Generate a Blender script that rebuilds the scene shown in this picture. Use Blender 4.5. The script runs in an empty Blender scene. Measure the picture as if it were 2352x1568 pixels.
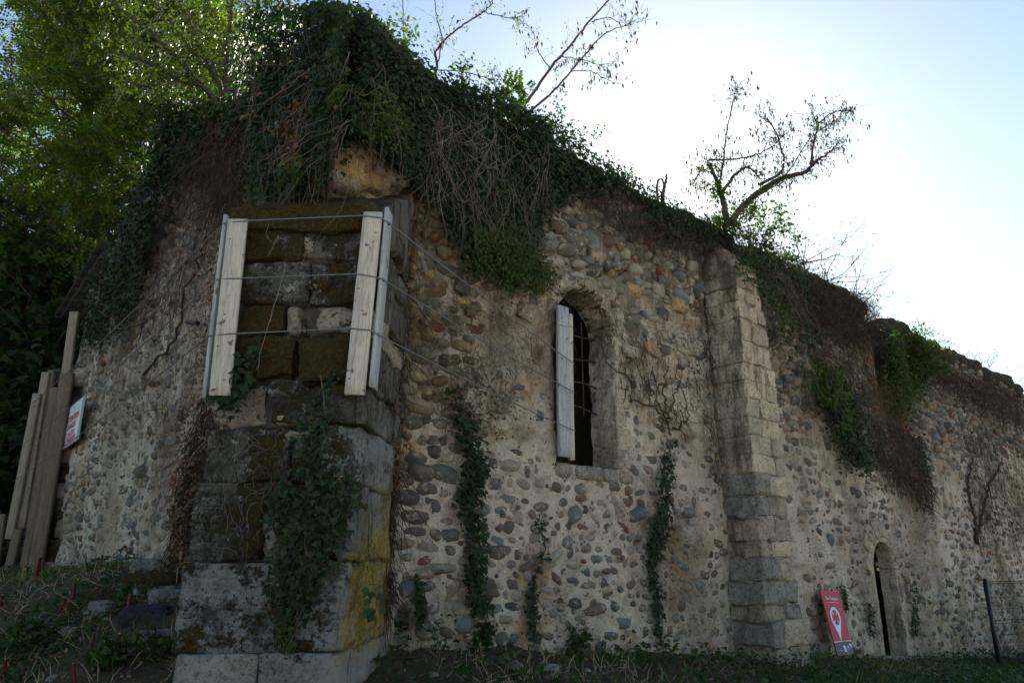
import bpy, math, random
import numpy as np
from mathutils import Matrix, Vector

# ------------------------------------------------------------------ camera, sky, sun, exposure
SC = bpy.context.scene
PITCH = math.radians(16.6)
F = 1699.0                      # focal length in units of a 2352 px wide picture
CAMZ = 1.7
cam_d = bpy.data.cameras.new("camera"); cam = bpy.data.objects.new("camera", cam_d)
SC.collection.objects.link(cam); SC.camera = cam
cam.location = (0, 0, CAMZ); cam.rotation_euler = (math.pi/2 + PITCH, 0, 0)
cam_d.sensor_width = 36; cam_d.lens = F/2352*36; cam_d.clip_end = 2000; cam_d.clip_start = .05
SUN_AZ, SUN_EL = math.radians(13.0), math.radians(27.8)
w = bpy.data.worlds.new("World"); SC.world = w; w.use_nodes = True
nt = w.node_tree; nt.nodes.clear()
sky = nt.nodes.new("ShaderNodeTexSky"); sky.sky_type = 'NISHITA'; sky.sun_disc = False
sky.sun_elevation = SUN_EL; sky.sun_rotation = SUN_AZ
sky.air_density = 1.0; sky.dust_density = 0.3; sky.ozone_density = 1.0; sky.altitude = 200
bg = nt.nodes.new("ShaderNodeBackground"); bg.inputs[1].default_value = .043
wo = nt.nodes.new("ShaderNodeOutputWorld")
nt.links.new(sky.outputs[0], bg.inputs[0]); nt.links.new(bg.outputs[0], wo.inputs[0])
sun_d = bpy.data.lights.new("sun", 'SUN'); sun_d.energy = 5.0; sun_d.angle = math.radians(.53); sun_d.color = (1, .93, .82)
sun = bpy.data.objects.new("sun", sun_d); SC.collection.objects.link(sun)
sdir = Vector((math.sin(SUN_AZ)*math.cos(SUN_EL), math.cos(SUN_AZ)*math.cos(SUN_EL), math.sin(SUN_EL)))
sun.rotation_euler = sdir.to_track_quat('Z', 'Y').to_euler(); sun.location = sdir*60
SC.view_settings.view_transform = 'Standard'; SC.view_settings.look = 'None'
SC.view_settings.gamma = 1; SC.view_settings.exposure = 2.45; SC.view_settings.use_curve_mapping = False
SC.view_settings.use_white_balance = True; SC.view_settings.white_balance_temperature = 6900; SC.view_settings.white_balance_tint = 8
SC.cycles.use_denoising = True
SC.cycles.max_bounces = 6; SC.cycles.transmission_bounces = 4; SC.cycles.transparent_max_bounces = 4

R_ = np.random.default_rng(7)
random.seed(7)
CP, SP = math.cos(PITCH), math.sin(PITCH)

# ------------------------------------------------------------------ place geometry: the plan of the ruin
def ray(px, py):                # direction through a point of the 2352x1568 survey photograph
    dx = px-1176.0; dy = 784.0-py
    return dx/F, CP - dy/F*SP, SP + dy/F*CP
class Plane:                    # an upright plane: origin o, direction u, outward normal n (both horizontal)
    def __init__(s, o, u, n): s.o = np.array(o, float); s.u = np.array(u, float); s.n = np.array(n, float)
    def at(s, px, py, off=0.0):
        dx, dy, dz = ray(px, py)
        o = s.o + s.n*off
        t = (o@s.n)/(dx*s.n[0]+dy*s.n[1])
        p = np.array([dx*t, dy*t]); return float((p-s.o)@s.u), float(CAMZ+dz*t)
    def p3(s, a, z, off=0.0):
        a, z, off = np.broadcast_arrays(np.asarray(a, float), z, off)
        return np.stack([s.o[0]+s.u[0]*a+s.n[0]*off, s.o[1]+s.u[1]*a+s.n[1]*off, z], -1)
    def px3(s, px, py, off=0.0):
        a, z = s.at(px, py, off); return s.p3(a, z, off)
C0 = (-1.93, 7.11)
PR = Plane(C0, (.740, .673), (.673, -.740))
PL = Plane(C0, (-.673, .740), (-.740, -.673))
PV = np.array([.047, .9989]); PW = np.array([.9989, -.047])
PP = Plane((-1.965, 6.245), PW, -PV)                    # front face of the corner pier
PS = Plane((-1.315, 6.215), PV, PW)                     # its right side
PD = Plane((-8.7, 14.45), (-.9989, .047), (-.047, -.9989))   # front side of the far corner pier
def at_depth(px, py, T):
    dx, dy, dz = ray(px, py); t = T/dy
    return np.array([dx*t, T, CAMZ+dz*t])
GP = np.array([(0,0,0),(0,-12,-.3),(-1.2,7.8,.87),(-2,6.2,.62),(3.3,11.4,.33),(7.3,15.4,-.12),(12,19.8,-.58),(-8.9,14.8,1.42),(-3.7,9.4,1.7),
   (-5.3,10.9,1.68),(-4.4,7,.80),(-2.9,7.4,1.25),(-7.5,9.5,1.2),(-8,6,.5),(-14,14,1.5),(-4,4,.3),(5,4,-.1),(14,8,-.7),(3,8,.12),(7,12,-.05),(20,20,-1.1),(-20,4,.8),(30,35,-1.6),(-30,35,2.2),(0,35,.8),(-2,3,.2),(25,-5,-1)], float)
def _tps():
    n = len(GP); d = np.linalg.norm(GP[:,None,:2]-GP[None,:,:2], axis=2)
    K = np.where(d > 0, d*d*np.log(d+1e-9), 0) + np.eye(n)*.05
    Q = np.c_[np.ones(n), GP[:,:2]]; A = np.block([[K, Q],[Q.T, np.zeros((3,3))]])
    return np.linalg.solve(A, np.r_[GP[:,2], 0,0,0])
_TW = _tps()
def ground_z(x, y):
    x = np.asarray(x, float); y = np.asarray(y, float)
    xc = np.clip(x, -32, 32); yc = np.clip(y, -14, 40)
    d = np.sqrt((xc[...,None]-GP[:,0])**2+(yc[...,None]-GP[:,1])**2)
    K = np.where(d > 0, d*d*np.log(d+1e-9), 0)
    return K@_TW[:len(GP)] + _TW[-3] + _TW[-2]*xc + _TW[-1]*yc
def on_ground(px, py):
    dx, dy, dz = ray(px, py)
    t = np.linspace(3, 60, 900); g = ground_z(dx*t, dy*t); h = CAMZ+dz*t-g
    k = np.argmax(h < 0) if (h < 0).any() else len(t)-1
    return np.array([dx*t[k], dy*t[k], g[k]])

# ------------------------------------------------------------------ noise
def _hash(i, j, k, seed):
    h = (i*374761393 + j*668265263 + k*2147483647 + seed*1274126177) & 0xffffffff
    h = ((h ^ (h >> 13))*1274126177) & 0xffffffff
    return ((h ^ (h >> 16)) & 0xffff)/65535.0
def vnoise(P, seed=0):
    P = np.asarray(P, float); I = np.floor(P).astype(np.int64); f = P-I; f = f*f*(3-2*f)
    out = 0
    for a in (0,1):
        for b in (0,1):
            for c in (0,1):
                wt = (f[...,0] if a else 1-f[...,0])*(f[...,1] if b else 1-f[...,1])*(f[...,2] if c else 1-f[...,2])
                out = out + wt*_hash(I[...,0]+a, I[...,1]+b, I[...,2]+c, seed)
    return out*2-1
def fbm(P, oct=3, seed=0, gain=.5):
    P = np.asarray(P, float); s = 0; a = 1
    for o in range(oct): s = s + a*vnoise(P*(2**o)+17.3*o, seed+o); a *= gain
    return s

# ------------------------------------------------------------------ mesh + object helpers
COL = SC.collection
def build_mesh(name, V, faces, mat=None, smooth=False):
    """faces: list of int arrays, each (n, k)"""
    V = np.asarray(V, np.float32).reshape(-1,3); me = bpy.data.meshes.new(name)
    me.vertices.add(len(V)); me.vertices.foreach_set("co", V.ravel())
    faces = [np.asarray(f, np.int32) for f in faces if len(f)]
    li = np.concatenate([f.ravel() for f in faces]); tot = np.concatenate([np.full(len(f), f.shape[1], np.int32) for f in faces])
    st = np.r_[0, np.cumsum(tot)[:-1]].astype(np.int32)
    me.loops.add(len(li)); me.loops.foreach_set("vertex_index", li)
    me.polygons.add(len(tot)); me.polygons.foreach_set("loop_start", st); me.polygons.foreach_set("loop_total", tot)
    if smooth: me.polygons.foreach_set("use_smooth", np.ones(len(tot), bool))
    me.update(calc_edges=True)
    if mat: me.materials.append(mat)
    return me
def link(name, me, parent=None, loc=None):
    o = bpy.data.objects.new(name, me); COL.objects.link(o)
    if parent is not None: o.parent = parent
    if loc is not None: o.location = loc
    return o
def thing(name, label, cat, group=None, loc=(0,0,0)):
    o = bpy.data.objects.new(name, None); COL.objects.link(o); o.empty_display_size = .2
    o.location = loc; o["label"] = label; o["category"] = cat
    if group: o["group"] = group
    return o
def tag(o, label, cat, group=None):
    o["label"] = label; o["category"] = cat
    if group: o["group"] = group
    return o
def part(name, V, faces, mat, parent, smooth=False, stuff=False):
    """world-space geometry -> a part of parent (parents are never rotated)"""
    V = np.asarray(V, float).reshape(-1,3)
    pl = np.array(parent.location) if parent is not None else np.zeros(3)
    c = V.mean(0)
    o = link(name, build_mesh(name, V-c, faces, mat, smooth), parent, tuple(c-pl))
    if stuff: o["kind"] = "stuff"
    return o
def structure(name, V, faces, mat, smooth=False):
    o = link(name, build_mesh(name, V, faces, mat, smooth)); o["kind"] = "structure"; return o
BOXF = np.array([(0,1,3,2),(4,6,7,5),(0,4,5,1),(2,3,7,6),(0,2,6,4),(1,5,7,3)])
def hexa(P8): return np.asarray(P8, float).reshape(8,3), [BOXF]
def tubes(paths, sides=5):
    VV, FF, b = [], [], 0
    for pts, rad in paths:
        pts = np.asarray(pts, float); n = len(pts); rad = np.broadcast_to(np.asarray(rad, float), (n,))
        d = np.gradient(pts, axis=0); d /= np.linalg.norm(d, axis=1)[:,None]+1e-9
        ref = np.array([0,0,1.]) if abs(d[:,2]).mean() < .8 else np.array([1.,0,0])
        a = np.cross(d, ref); a /= np.linalg.norm(a, axis=1)[:,None]+1e-9; bb = np.cross(d, a)
        th = np.arange(sides)*2*math.pi/sides
        V = pts[:,None,:] + rad[:,None,None]*(np.cos(th)[None,:,None]*a[:,None,:]+np.sin(th)[None,:,None]*bb[:,None,:])
        VV.append(V.reshape(-1,3))
        i = np.arange(n-1)[:,None]*sides; j = np.arange(sides)[None,:]; k = (j+1) % sides
        FF.append(np.stack([i+j, i+k, i+sides+k, i+sides+j], -1).reshape(-1,4)+b); b += n*sides
    return np.concatenate(VV), [np.concatenate(FF)]
def smooth_path(ctrl, n=12, jit=0.0, rng=R_):
    ctrl = np.asarray(ctrl, float); t = np.linspace(0, len(ctrl)-1, n); out = []
    for x in t:
        i = min(int(x), len(ctrl)-2); f = x-i
        p0 = ctrl[max(i-1,0)]; p1 = ctrl[i]; p2 = ctrl[i+1]; p3 = ctrl[min(i+2, len(ctrl)-1)]
        out.append(.5*((2*p1)+(-p0+p2)*f+(2*p0-5*p1+4*p2-p3)*f*f+(-p0+3*p1-3*p2+p3)*f**3))
    out = np.array(out)
    if jit: out[1:] += rng.normal(0, jit, out[1:].shape)
    return out

# leaves: template verts (x width, y length, z up) and faces
def tmpl_simple(): return np.array([(0,0,0),(.32,.42,.06),(0,1,-.05),(-.32,.42,.06)]), np.array([(0,1,2),(0,2,3)])
def tmpl_ivy():
    V = np.array([(0,0,0),(.42,-.02,-.06),(.5,.32,-.08),(.25,.5,0),(0,1,-.12),(-.25,.5,0),(-.5,.32,-.08),(-.42,-.02,-.06)])
    return V, np.array([(0,1,2),(0,2,3),(0,3,4),(0,4,5),(0,5,6),(0,6,7)])
def tmpl_frond(n=5):
    V = []; Fc = []
    for i in range(n):
        y = .12+.88*i/(n-.3)
        for s in (-1,1):
            b = len(V); L = .34*(1-.3*abs(i/n-.4)); t = s*(.15)
            V += [(0,y,0),(s*L*.5,y+.125,.03+t*.1),(s*L,y+.05,-.03),(s*L*.5,y-.085,.0)]
            Fc.append((b,b+1,b+2,b+3) if s > 0 else (b,b+3,b+2,b+1))
    b = len(V); V += [(0,.95,0),(.07,1.1,0),(0,1.25,-.03),(-.07,1.1,0)]; Fc.append((b,b+1,b+2,b+3))
    return np.array(V), np.array(Fc)
IVY, SIMPLE, FROND, FROND7 = tmpl_ivy(), tmpl_simple(), tmpl_frond(4), tmpl_frond(6)
def unit(a): return a/(np.linalg.norm(a, axis=-1, keepdims=True)+1e-9)
def leaves(P, D, N, size, tm):
    """P base points, D growth direction, N face normal, size"""
    P = np.asarray(P, float); D = unit(np.asarray(D, float)); N = np.asarray(N, float)
    X = unit(np.cross(D, N)); N = np.cross(X, D)
    TV, TF = tm; s = np.broadcast_to(size, (len(P),))[:,None,None]
    V = P[:,None,:] + s*(TV[None,:,0,None]*X[:,None,:]+TV[None,:,1,None]*D[:,None,:]+TV[None,:,2,None]*N[:,None,:])
    Fc = TF[None]+(np.arange(len(P))*len(TV))[:,None,None]
    return V.reshape(-1,3), [Fc.reshape(-1, TF.shape[1])]

# ------------------------------------------------------------------ materials
def new_mat(name):
    m = bpy.data.materials.new(name); m.use_nodes = True; t = m.node_tree
    b = t.nodes["Principled BSDF"]; b.inputs["Specular IOR Level"].default_value = .25
    return m, t, b
class NG:
    def __init__(s, t): s.t = t
    def n(s, typ, **k):
        nd = s.t.nodes.new("ShaderNode"+typ)
        for a, v in k.items(): setattr(nd, a, v)
        return nd
    def l(s, a, b): s.t.links.new(a, b)
    def val(s, sock, v):
        if isinstance(v, (int, float, tuple)): sock.default_value = v
        else: s.l(v, sock)
    def math(s, op, a, b=0.0, c=None, clamp=False):
        nd = s.n("Math", operation=op); nd.use_clamp = clamp; s.val(nd.inputs[0], a); s.val(nd.inputs[1], b)
        if c is not None: s.val(nd.inputs[2], c)
        return nd.outputs[0]
    def pos(s, scale=(1,1,1)):
        g = s.n("NewGeometry"); mp = s.n("Mapping"); mp.inputs["Scale"].default_value = scale
        s.l(g.outputs["Position"], mp.inputs[0]); return mp.outputs[0]
    def noise(s, vec, scale, detail=4, rough=.55, dist=0.0):
        nd = s.n("TexNoise"); s.l(vec, nd.inputs["Vector"]); nd.inputs["Scale"].default_value = scale
        nd.inputs["Detail"].default_value = detail; nd.inputs["Roughness"].default_value = rough; nd.inputs["Distortion"].default_value = dist
        return nd.outputs[0]
    def ramp(s, f, stops, interp='LINEAR'):
        nd = s.n("ValToRGB"); nd.color_ramp.interpolation = interp; e = nd.color_ramp.elements
        while len(e) < len(stops): e.new(.5)
        for x, (p, c) in zip(e, stops): x.position = p; x.color = (*c, 1) if len(c) == 3 else c
        s.l(f, nd.inputs[0]); return nd.outputs[0]
    def step(s, f, lo, hi): 
        nd = s.n("MapRange"); nd.interpolation_type = 'SMOOTHSTEP'; s.l(f, nd.inputs[0]); nd.inputs[1].default_value = lo; nd.inputs[2].default_value = hi
        return nd.outputs[0]
    def mix(s, f, a, b):
        nd = s.n("Mix", data_type='RGBA'); s.val(nd.inputs[0], f)
        for i, v in ((6,a),(7,b)):
            if isinstance(v, tuple): nd.inputs[i].default_value = (*v,1)
            else: s.l(v, nd.inputs[i])
        return nd.outputs[2]
    def mul(s, f, a, b):
        nd = s.n("Mix", data_type='RGBA', blend_type='MULTIPLY'); s.val(nd.inputs[0], f)
        for i, v in ((6,a),(7,b)):
            if isinstance(v, tuple): nd.inputs[i].default_value = (*v,1)
            else: s.l(v, nd.inputs[i])
        return nd.outputs[2]
    def bump(s, h, dist, strength=1.0, normal=None):
        nd = s.n("Bump"); nd.inputs["Strength"].default_value = strength; nd.inputs["Distance"].default_value = dist
        s.l(h, nd.inputs["Height"])
        if normal is not None: s.l(normal, nd.inputs["Normal"])
        return nd.outputs[0]
    def rnd(s):                                         # one number per stone/leaf, joined or single
        a = s.n("ObjectInfo").outputs["Random"]; b = s.n("NewGeometry").outputs["Random Per Island"]
        return s.math('FRACT', s.math('ADD', a, b))
    def sepxyz(s):
        g = s.n("NewGeometry"); x = s.n("SeparateXYZ"); s.l(g.outputs["Position"], x.inputs[0]); return x.outputs

def mat_mortar():
    m, t, b = new_mat("lime_mortar"); g = NG(t); p = g.pos()
    big = g.noise(p, .7, 4); med = g.noise(p, 3.2, 5, .65); fine = g.noise(p, 26, 4, .7)
    col = g.ramp(med, [(.28,(.28,.20,.14)),(.41,(.53,.43,.34)),(.53,(.73,.63,.52)),(.64,(.60,.535,.455)),(.78,(.33,.29,.24))])
    col = g.mix(g.step(big, .52, .68), col, (.47,.335,.20))
    col = g.mix(g.math('MULTIPLY', g.step(g.noise(p, 1.3, 5, .7), .53, .7), .6), col, (.20,.19,.17))
    col = g.mix(g.math('MULTIPLY', g.step(g.noise(p, .9, 6, .72, .4), .49, .58), .55), col, (.78,.69,.57))
    col = g.mul(.8, col, g.ramp(g.noise(g.pos((1,1,.6)), .55, 5, .65), [(.40,(.50,.46,.42)),(.56,(1,1,1))]))
    # grain: sand and small pebbles; pits get shade painted into their colour
    vor = g.n("TexVoronoi"); g.l(p, vor.inputs["Vector"]); vor.inputs["Scale"].default_value = 30
    col = g.mul(.42, col, g.ramp(fine, [(.33,(.30,.27,.25)),(.52,(1,1,1))]))
    v2 = g.n("TexVoronoi"); v2.inputs["Scale"].default_value = 13; g.l(p, v2.inputs["Vector"])
    pit = g.math('MULTIPLY', g.step(v2.outputs[0], .24, .12), g.step(g.noise(p, 3, 4, .7), .45, .56))
    col = g.mix(g.math('MULTIPLY', pit, .8), col, (.05,.04,.03))
    # dark weathering runs that come down from the head of the wall
    z = g.sepxyz()[2]; st = g.noise(g.pos((2.6,2.6,.22)), 1.6, 6, .75)
    hi = g.math('MULTIPLY_ADD', z, .062, -.18)
    col = g.mix(g.math('MULTIPLY', g.step(g.math('ADD', st, hi), .56, .78), .8), col, (.105,.085,.065))
    # tar-dark crust spots
    col = g.mix(g.math('MULTIPLY', g.step(g.noise(p, 7, 6, .8), .6, .7), .6), col, (.12,.095,.075))
    # yellow lichen by the corner pier
    x = g.sepxyz()[0]; near = g.math('MULTIPLY', g.math('MULTIPLY', g.step(x, .3, -.7), g.step(x, -2.0, -1.85)), g.step(z, 2.7, 4.2))
    lic = g.math('MULTIPLY', near, g.step(g.noise(p, 3.1, 6, .75), .56, .64))
    col = g.mix(g.math('MULTIPLY', lic, .8), col, (.35,.23,.035))
    g.l(col, b.inputs["Base Color"]); b.inputs["Roughness"].default_value = .95
    h = g.math('ADD', g.math('MULTIPLY', g.noise(p, 9, 6, .78), 1.3), g.math('MULTIPLY', fine, .35))
    h = g.math('SUBTRACT', h, pit); n1 = g.bump(h, .08, 1.0); n2 = g.bump(vor.outputs[0], .008, .5, n1); g.l(n2, b.inputs["Normal"])
    return m
def mat_cobble(name="river_cobble", dark=1.0):
    m, t, b = new_mat(name); g = NG(t); r = g.rnd(); p = g.pos()
    c = lambda *v: tuple(x*dark for x in v)
    col = g.ramp(r, [(0,c(.20,.195,.175)),(.10,c(.115,.125,.13)),(.21,c(.165,.18,.165)),(.32,c(.23,.185,.14)),(.42,c(.135,.11,.095)),
        (.52,c(.28,.25,.205)),(.62,c(.13,.125,.11)),(.71,c(.34,.315,.27)),(.79,c(.085,.082,.08)),(.87,c(.17,.125,.10)),(.92,c(.175,.19,.195)),(.98,c(.16,.07,.055))], 'CONSTANT')
    n1 = g.noise(p, 14, 5, .7); col = g.mul(.6, col, g.ramp(n1, [(.3,(.55,.52,.5)),(.7,(1.25,1.22,1.2))]))
    col = g.mix(g.math('MULTIPLY', g.step(g.noise(p, 8, 6, .8), .54, .62), .65), col, (.46,.385,.30))   # mortar smears
    z = g.sepxyz()[2]; x = g.sepxyz()[0]
    near = g.math('MULTIPLY', g.math('MULTIPLY', g.step(x, .1, -.7), g.step(x, -2.0, -1.85)), g.step(z, 2.3, 3.6))
    col = g.mix(g.math('MULTIPLY', near, .75), col, g.mul(1.0, col, (1.0,.84,.50)))
    lic = g.math('MULTIPLY', near, g.step(g.noise(p, 4.1, 6, .75), .58, .65))
    col = g.mix(g.math('MULTIPLY', lic, .75), col, (.33,.215,.03))
    g.l(col, b.inputs["Base Color"]); b.inputs["Roughness"].default_value = .8
    g.l(g.bump(g.noise(p, 16, 6, .75), .035, .8), b.inputs["Normal"]); return m
def mat_block(name, base, moss=.0, lichen=.3, dark=.4, yellow=False, mosscol=(.050,.033,.007), stain=False):
    m, t, b = new_mat(name); g = NG(t); p = g.pos(); r = g.rnd()
    v = g.noise(p, 2.4, 7, .75); f = g.noise(p, 24, 5, .8)
    base2 = tuple(x*.58 for x in base); base3 = tuple(min(.8, x*1.22) for x in base)
    col = g.ramp(v, [(.34, base2),(.5, base),(.66, base3)])
    col = g.mul(.6, col, g.ramp(r, [(0,(.74,.75,.8)),(1,(1.15,1.1,1.0))]))
    col = g.mul(.85, col, g.ramp(f, [(.36,(.28,.27,.26)),(.52,(1,1,1))]))
    col = g.mix(g.math('MULTIPLY', g.step(f, .60, .68), .5), col, base3)
    vo = g.n("TexVoronoi"); vo.inputs["Scale"].default_value = 19; g.l(p, vo.inputs["Vector"])
    pit = g.math('MULTIPLY', g.step(vo.outputs[0], .22, .10), g.step(g.noise(p, 4, 3), .46, .56))
    col = g.mix(g.math('MULTIPLY', pit, .75), col, (.035,.03,.025))
    if dark:                                             # black crust, broken up finely at its edge
        dk = g.math('ADD', g.noise(p, 1.7, 8, .8), g.math('MULTIPLY', g.math('SUBTRACT', f, .5), .35))
        col = g.mix(g.math('MULTIPLY', g.step(dk, .63-dark*.16, .70-dark*.13), .88), col, (.030,.028,.024))
    if lichen:
        li = g.math('ADD', g.noise(p, 5.5, 8, .8), g.math('MULTIPLY', g.math('SUBTRACT', g.noise(p, 38, 3, .7), .5), .5))
        col = g.mix(g.math('MULTIPLY', g.step(li, .70-lichen*.13, .735-lichen*.12), .8), col, (.34,.34,.31))
    hgt = g.math('ADD', g.noise(p, 8, 8, .82), g.math('MULTIPLY', f, .6)); hgt = g.math('SUBTRACT', hgt, g.math('MULTIPLY', pit, .8))
    if stain:                                            # brown-black crust where water runs down, in patches
        q_ = g.math('ADD', g.noise(g.pos((2.2,2.2,.5)), 1.5, 8, .82), g.math('MULTIPLY_ADD', g.sepxyz()[2], .02, -.06))
        nx = g.n("NewGeometry"); sx = g.n("SeparateXYZ"); g.l(nx.outputs["True Normal"], sx.inputs[0])
        q_ = g.math('ADD', q_, g.math('MULTIPLY', sx.outputs[0], -.05))
        col = g.mix(g.math('MULTIPLY', g.step(q_, .50, .64), .85), col, (.085,.065,.050))
    if moss:
        mn = g.math('ADD', g.noise(g.pos((1,1,1.25)), 2.0, 8, .72), g.math('MULTIPLY', g.math('SUBTRACT', g.noise(p, 30, 4, .75), .5), .30))
        mk = g.step(mn, .64-moss*.24, .69-moss*.22)
        mc = g.ramp(g.noise(p, 34, 5, .8), [(.34, tuple(x*.25 for x in mosscol)),(.5, mosscol),(.68, tuple(x*2.3 for x in mosscol))])
        mc = g.mix(g.math('MULTIPLY', g.step(g.noise(p, 3.3, 5, .7), .5, .62), .6), mc, (.028,.034,.008))
        col = g.mix(mk, col, mc); hgt = g.math('ADD', hgt, g.math('MULTIPLY', mk, g.math('ADD', g.noise(p, 45, 4, .8), .4)))
    if yellow:
        x, y, z = g.sepxyz()
        s = g.noise(g.pos((14,6,.55)), 1.1, 7, .8)
        zone = g.math('MULTIPLY', g.step(g.math('ADD', x, g.math('MULTIPLY', z, -.13)), -1.57, -1.49), g.math('MULTIPLY', g.step(z, 2.9, 1.9), g.step(z, .85, 1.1)))
        side = g.math('MULTIPLY', g.step(x, -1.34, -1.27), g.step(z, 6.5, 3.0))
        pale = g.step(g.math('ADD', x, g.math('MULTIPLY', z, -.06)), -1.62, -1.36)
        col = g.mix(g.math('MULTIPLY', pale, g.math('MULTIPLY', g.step(s, .42, .52), .65)), col, (.30,.31,.31))
        yy = g.math('ADD', g.math('ADD', s, g.math('MULTIPLY', side, .05)), g.math('MULTIPLY', g.math('SUBTRACT', f, .5), .18))
        col = g.mix(g.math('MULTIPLY', g.math('MULTIPLY', zone, g.step(yy, .47, .55)), .9), col, g.mix(g.step(f, .4, .6), (.22,.135,.012), (.42,.29,.035)))
        sb = g.math('MULTIPLY', side, g.step(z, 2.0, 3.4))
        col = g.mix(g.math('MULTIPLY', sb, g.step(s, .49, .55)), col, (.055,.038,.015))
        col = g.mix(g.math('MULTIPLY', g.math('MULTIPLY', sb, g.step(s, .44, .40)), .8), col, (.015,.012,.010))
    g.l(col, b.inputs["Base Color"]); b.inputs["Roughness"].default_value = .95
    g.l(g.bump(hgt, .045, 1.0), b.inputs["Normal"]); return m
def mat_wood(name, c1, c2, axis_scale=(18,18,1.0), knots=True):
    m, t, b = new_mat(name); g = NG(t)
    tc = g.n("TexCoord"); mp = g.n("Mapping"); mp.inputs["Scale"].default_value = axis_scale; g.l(tc.outputs["Object"], mp.inputs[0])
    r = g.n("ObjectInfo").outputs["Random"]; off = g.n("CombineXYZ"); g.l(g.math('MULTIPLY', r, 30), off.inputs[0]); g.l(g.math('MULTIPLY', r, 17), off.inputs[1])
    g.l(off.outputs[0], mp.inputs["Location"])
    a = g.noise(mp.outputs[0], 1.6, 6, .65, .6); f = g.noise(mp.outputs[0], 7, 4, .7)
    col = g.ramp(a, [(.28, c2),(.5, c1),(.72, tuple(min(1,x*1.18) for x in c1))])
    col = g.mul(.5, col, g.ramp(f, [(.38,(.36,.33,.31)),(.52,(1,1,1))]))
    p = g.pos()
    if knots: col = g.mix(g.math('MULTIPLY', g.step(g.noise(p, 11, 3, .5), .66, .71), .8), col, (.08,.055,.035))
    col = g.mix(g.math('MULTIPLY', g.step(g.noise(p, 2.2, 6, .7), .55, .72), .4), col, tuple(x*.45 for x in c1))
    g.l(col, b.inputs["Base Color"]); b.inputs["Roughness"].default_value = .85
    g.l(g.bump(g.math('ADD', a, g.math('MULTIPLY', f, .5)), .006, .7), b.inputs["Normal"]); return m
def mat_leaf(name, cols, trans=(.12,.2,.02), tf=.4, rough=.5):
    m, t, b = new_mat(name); g = NG(t); r = g.rnd()
    n = len(cols); col = g.ramp(r, [(i/(n-1) if n > 1 else 0, c) for i, c in enumerate(cols)])
    big = g.noise(g.pos(), 1.7, 3); col = g.mul(.7, col, g.ramp(big, [(.3,(.6,.65,.6)),(.7,(1.3,1.2,1.1))]))
    g.l(col, b.inputs["Base Color"]); b.inputs["Roughness"].default_value = rough; b.inputs["Specular IOR Level"].default_value = .22
    tr = g.n("BsdfTranslucent"); 
    g.l(g.mul(1.0, g.mul(1.0, col, tuple(x*10 for x in trans)), (1,1,1)), tr.inputs[0])
    mx = g.n("MixShader"); mx.inputs[0].default_value = tf; g.l(b.outputs[0], mx.inputs[1]); g.l(tr.outputs[0], mx.inputs[2])
    out = [n for n in t.nodes if n.type == 'OUTPUT_MATERIAL'][0]; g.l(mx.outputs[0], out.inputs[0]); return m
def mat_plain(name, col, rough=.6, metal=0, bump=0, var=0.0, scale=12):
    m, t, b = new_mat(name); g = NG(t); b.inputs["Roughness"].default_value = rough; b.inputs["Metallic"].default_value = metal
    p = g.pos(); n = g.noise(p, scale, 5, .65)
    lo = tuple(max(0, x*(1-var)) for x in col); hi = tuple(min(1, x*(1+var)) for x in col)
    g.l(g.ramp(n, [(.3, lo),(.7, hi)]), b.inputs["Base Color"])
    if bump: g.l(g.bump(n, bump, .8), b.inputs["Normal"])
    return m
def mat_ground():
    m, t, b = new_mat("bare_earth"); g = NG(t); p = g.pos()
    col = g.ramp(g.noise(p, 1.1, 6, .7), [(.3,(.028,.024,.016)),(.5,(.06,.043,.028)),(.62,(.045,.05,.02)),(.75,(.09,.065,.04))])
    col = g.mix(g.math('MULTIPLY', g.step(g.noise(p, 22, 3, .6), .6, .68), .5), col, (.17,.14,.10))
    g.l(col, b.inputs["Base Color"]); b.inputs["Roughness"].default_value = .97
    g.l(g.bump(g.noise(p, 10, 6, .75), .06, .9), b.inputs["Normal"]); return m
M_MORTAR = mat_mortar(); M_COB = mat_cobble(dark=.82)
M_BLOCK = {
 'pale': mat_block("pale_limestone", (.32,.31,.275), moss=.12, lichen=.5, dark=.45, yellow=True),
 'grey': mat_block("grey_limestone", (.25,.25,.235), moss=.45, lichen=.75, dark=.75, yellow=True),
 'dark': mat_block("weathered_limestone", (.12,.115,.10), moss=.62, lichen=.8, dark=1.0, yellow=True),
 'moss': mat_block("mossy_limestone", (.13,.12,.10), moss=1.25, lichen=.8, dark=.95, yellow=True),
 'rub': mat_block("rubble_mortar", (.34,.30,.25), moss=.15, lichen=.5, dark=.2),
 'butt': mat_block("buttress_stone", (.39,.335,.265), moss=.0, lichen=.3, dark=.35, stain=True),
 'slate': mat_block("slaty_stone", (.30,.285,.262), moss=.0, lichen=.5, dark=.35),
 'ochre': mat_block("ochre_rock", (.42,.31,.17), moss=.15, lichen=.45, dark=.2),
 'plast': mat_block("plastered_stone", (.52,.44,.345), moss=.0, lichen=.15, dark=.30, stain=True),
}
M_BRICK = mat_block("pink_brick", (.38,.19,.14), lichen=.3, dark=.2)
M_CORE = mat_plain("dark_core", (.07,.062,.052), .95, bump=.04, var=.5)
M_EARTH = mat_ground()
M_HUMUS = mat_plain("dark_humus", (.032,.026,.018), .98, bump=.08, var=.6, scale=8)
M_BACKING = mat_plain("dark_backing_stone", (.06,.05,.04), .95, bump=.03, var=.3)  # near-black so the unlit interior is already in the colour
M_BOARD = mat_wood("pine_board", (.43,.395,.345), (.24,.215,.18))
M_BOARDG = mat_wood("grey_board", (.33,.34,.37), (.20,.20,.22))
M_TIMBER = mat_wood("old_timber", (.15,.12,.08), (.07,.055,.036))
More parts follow.
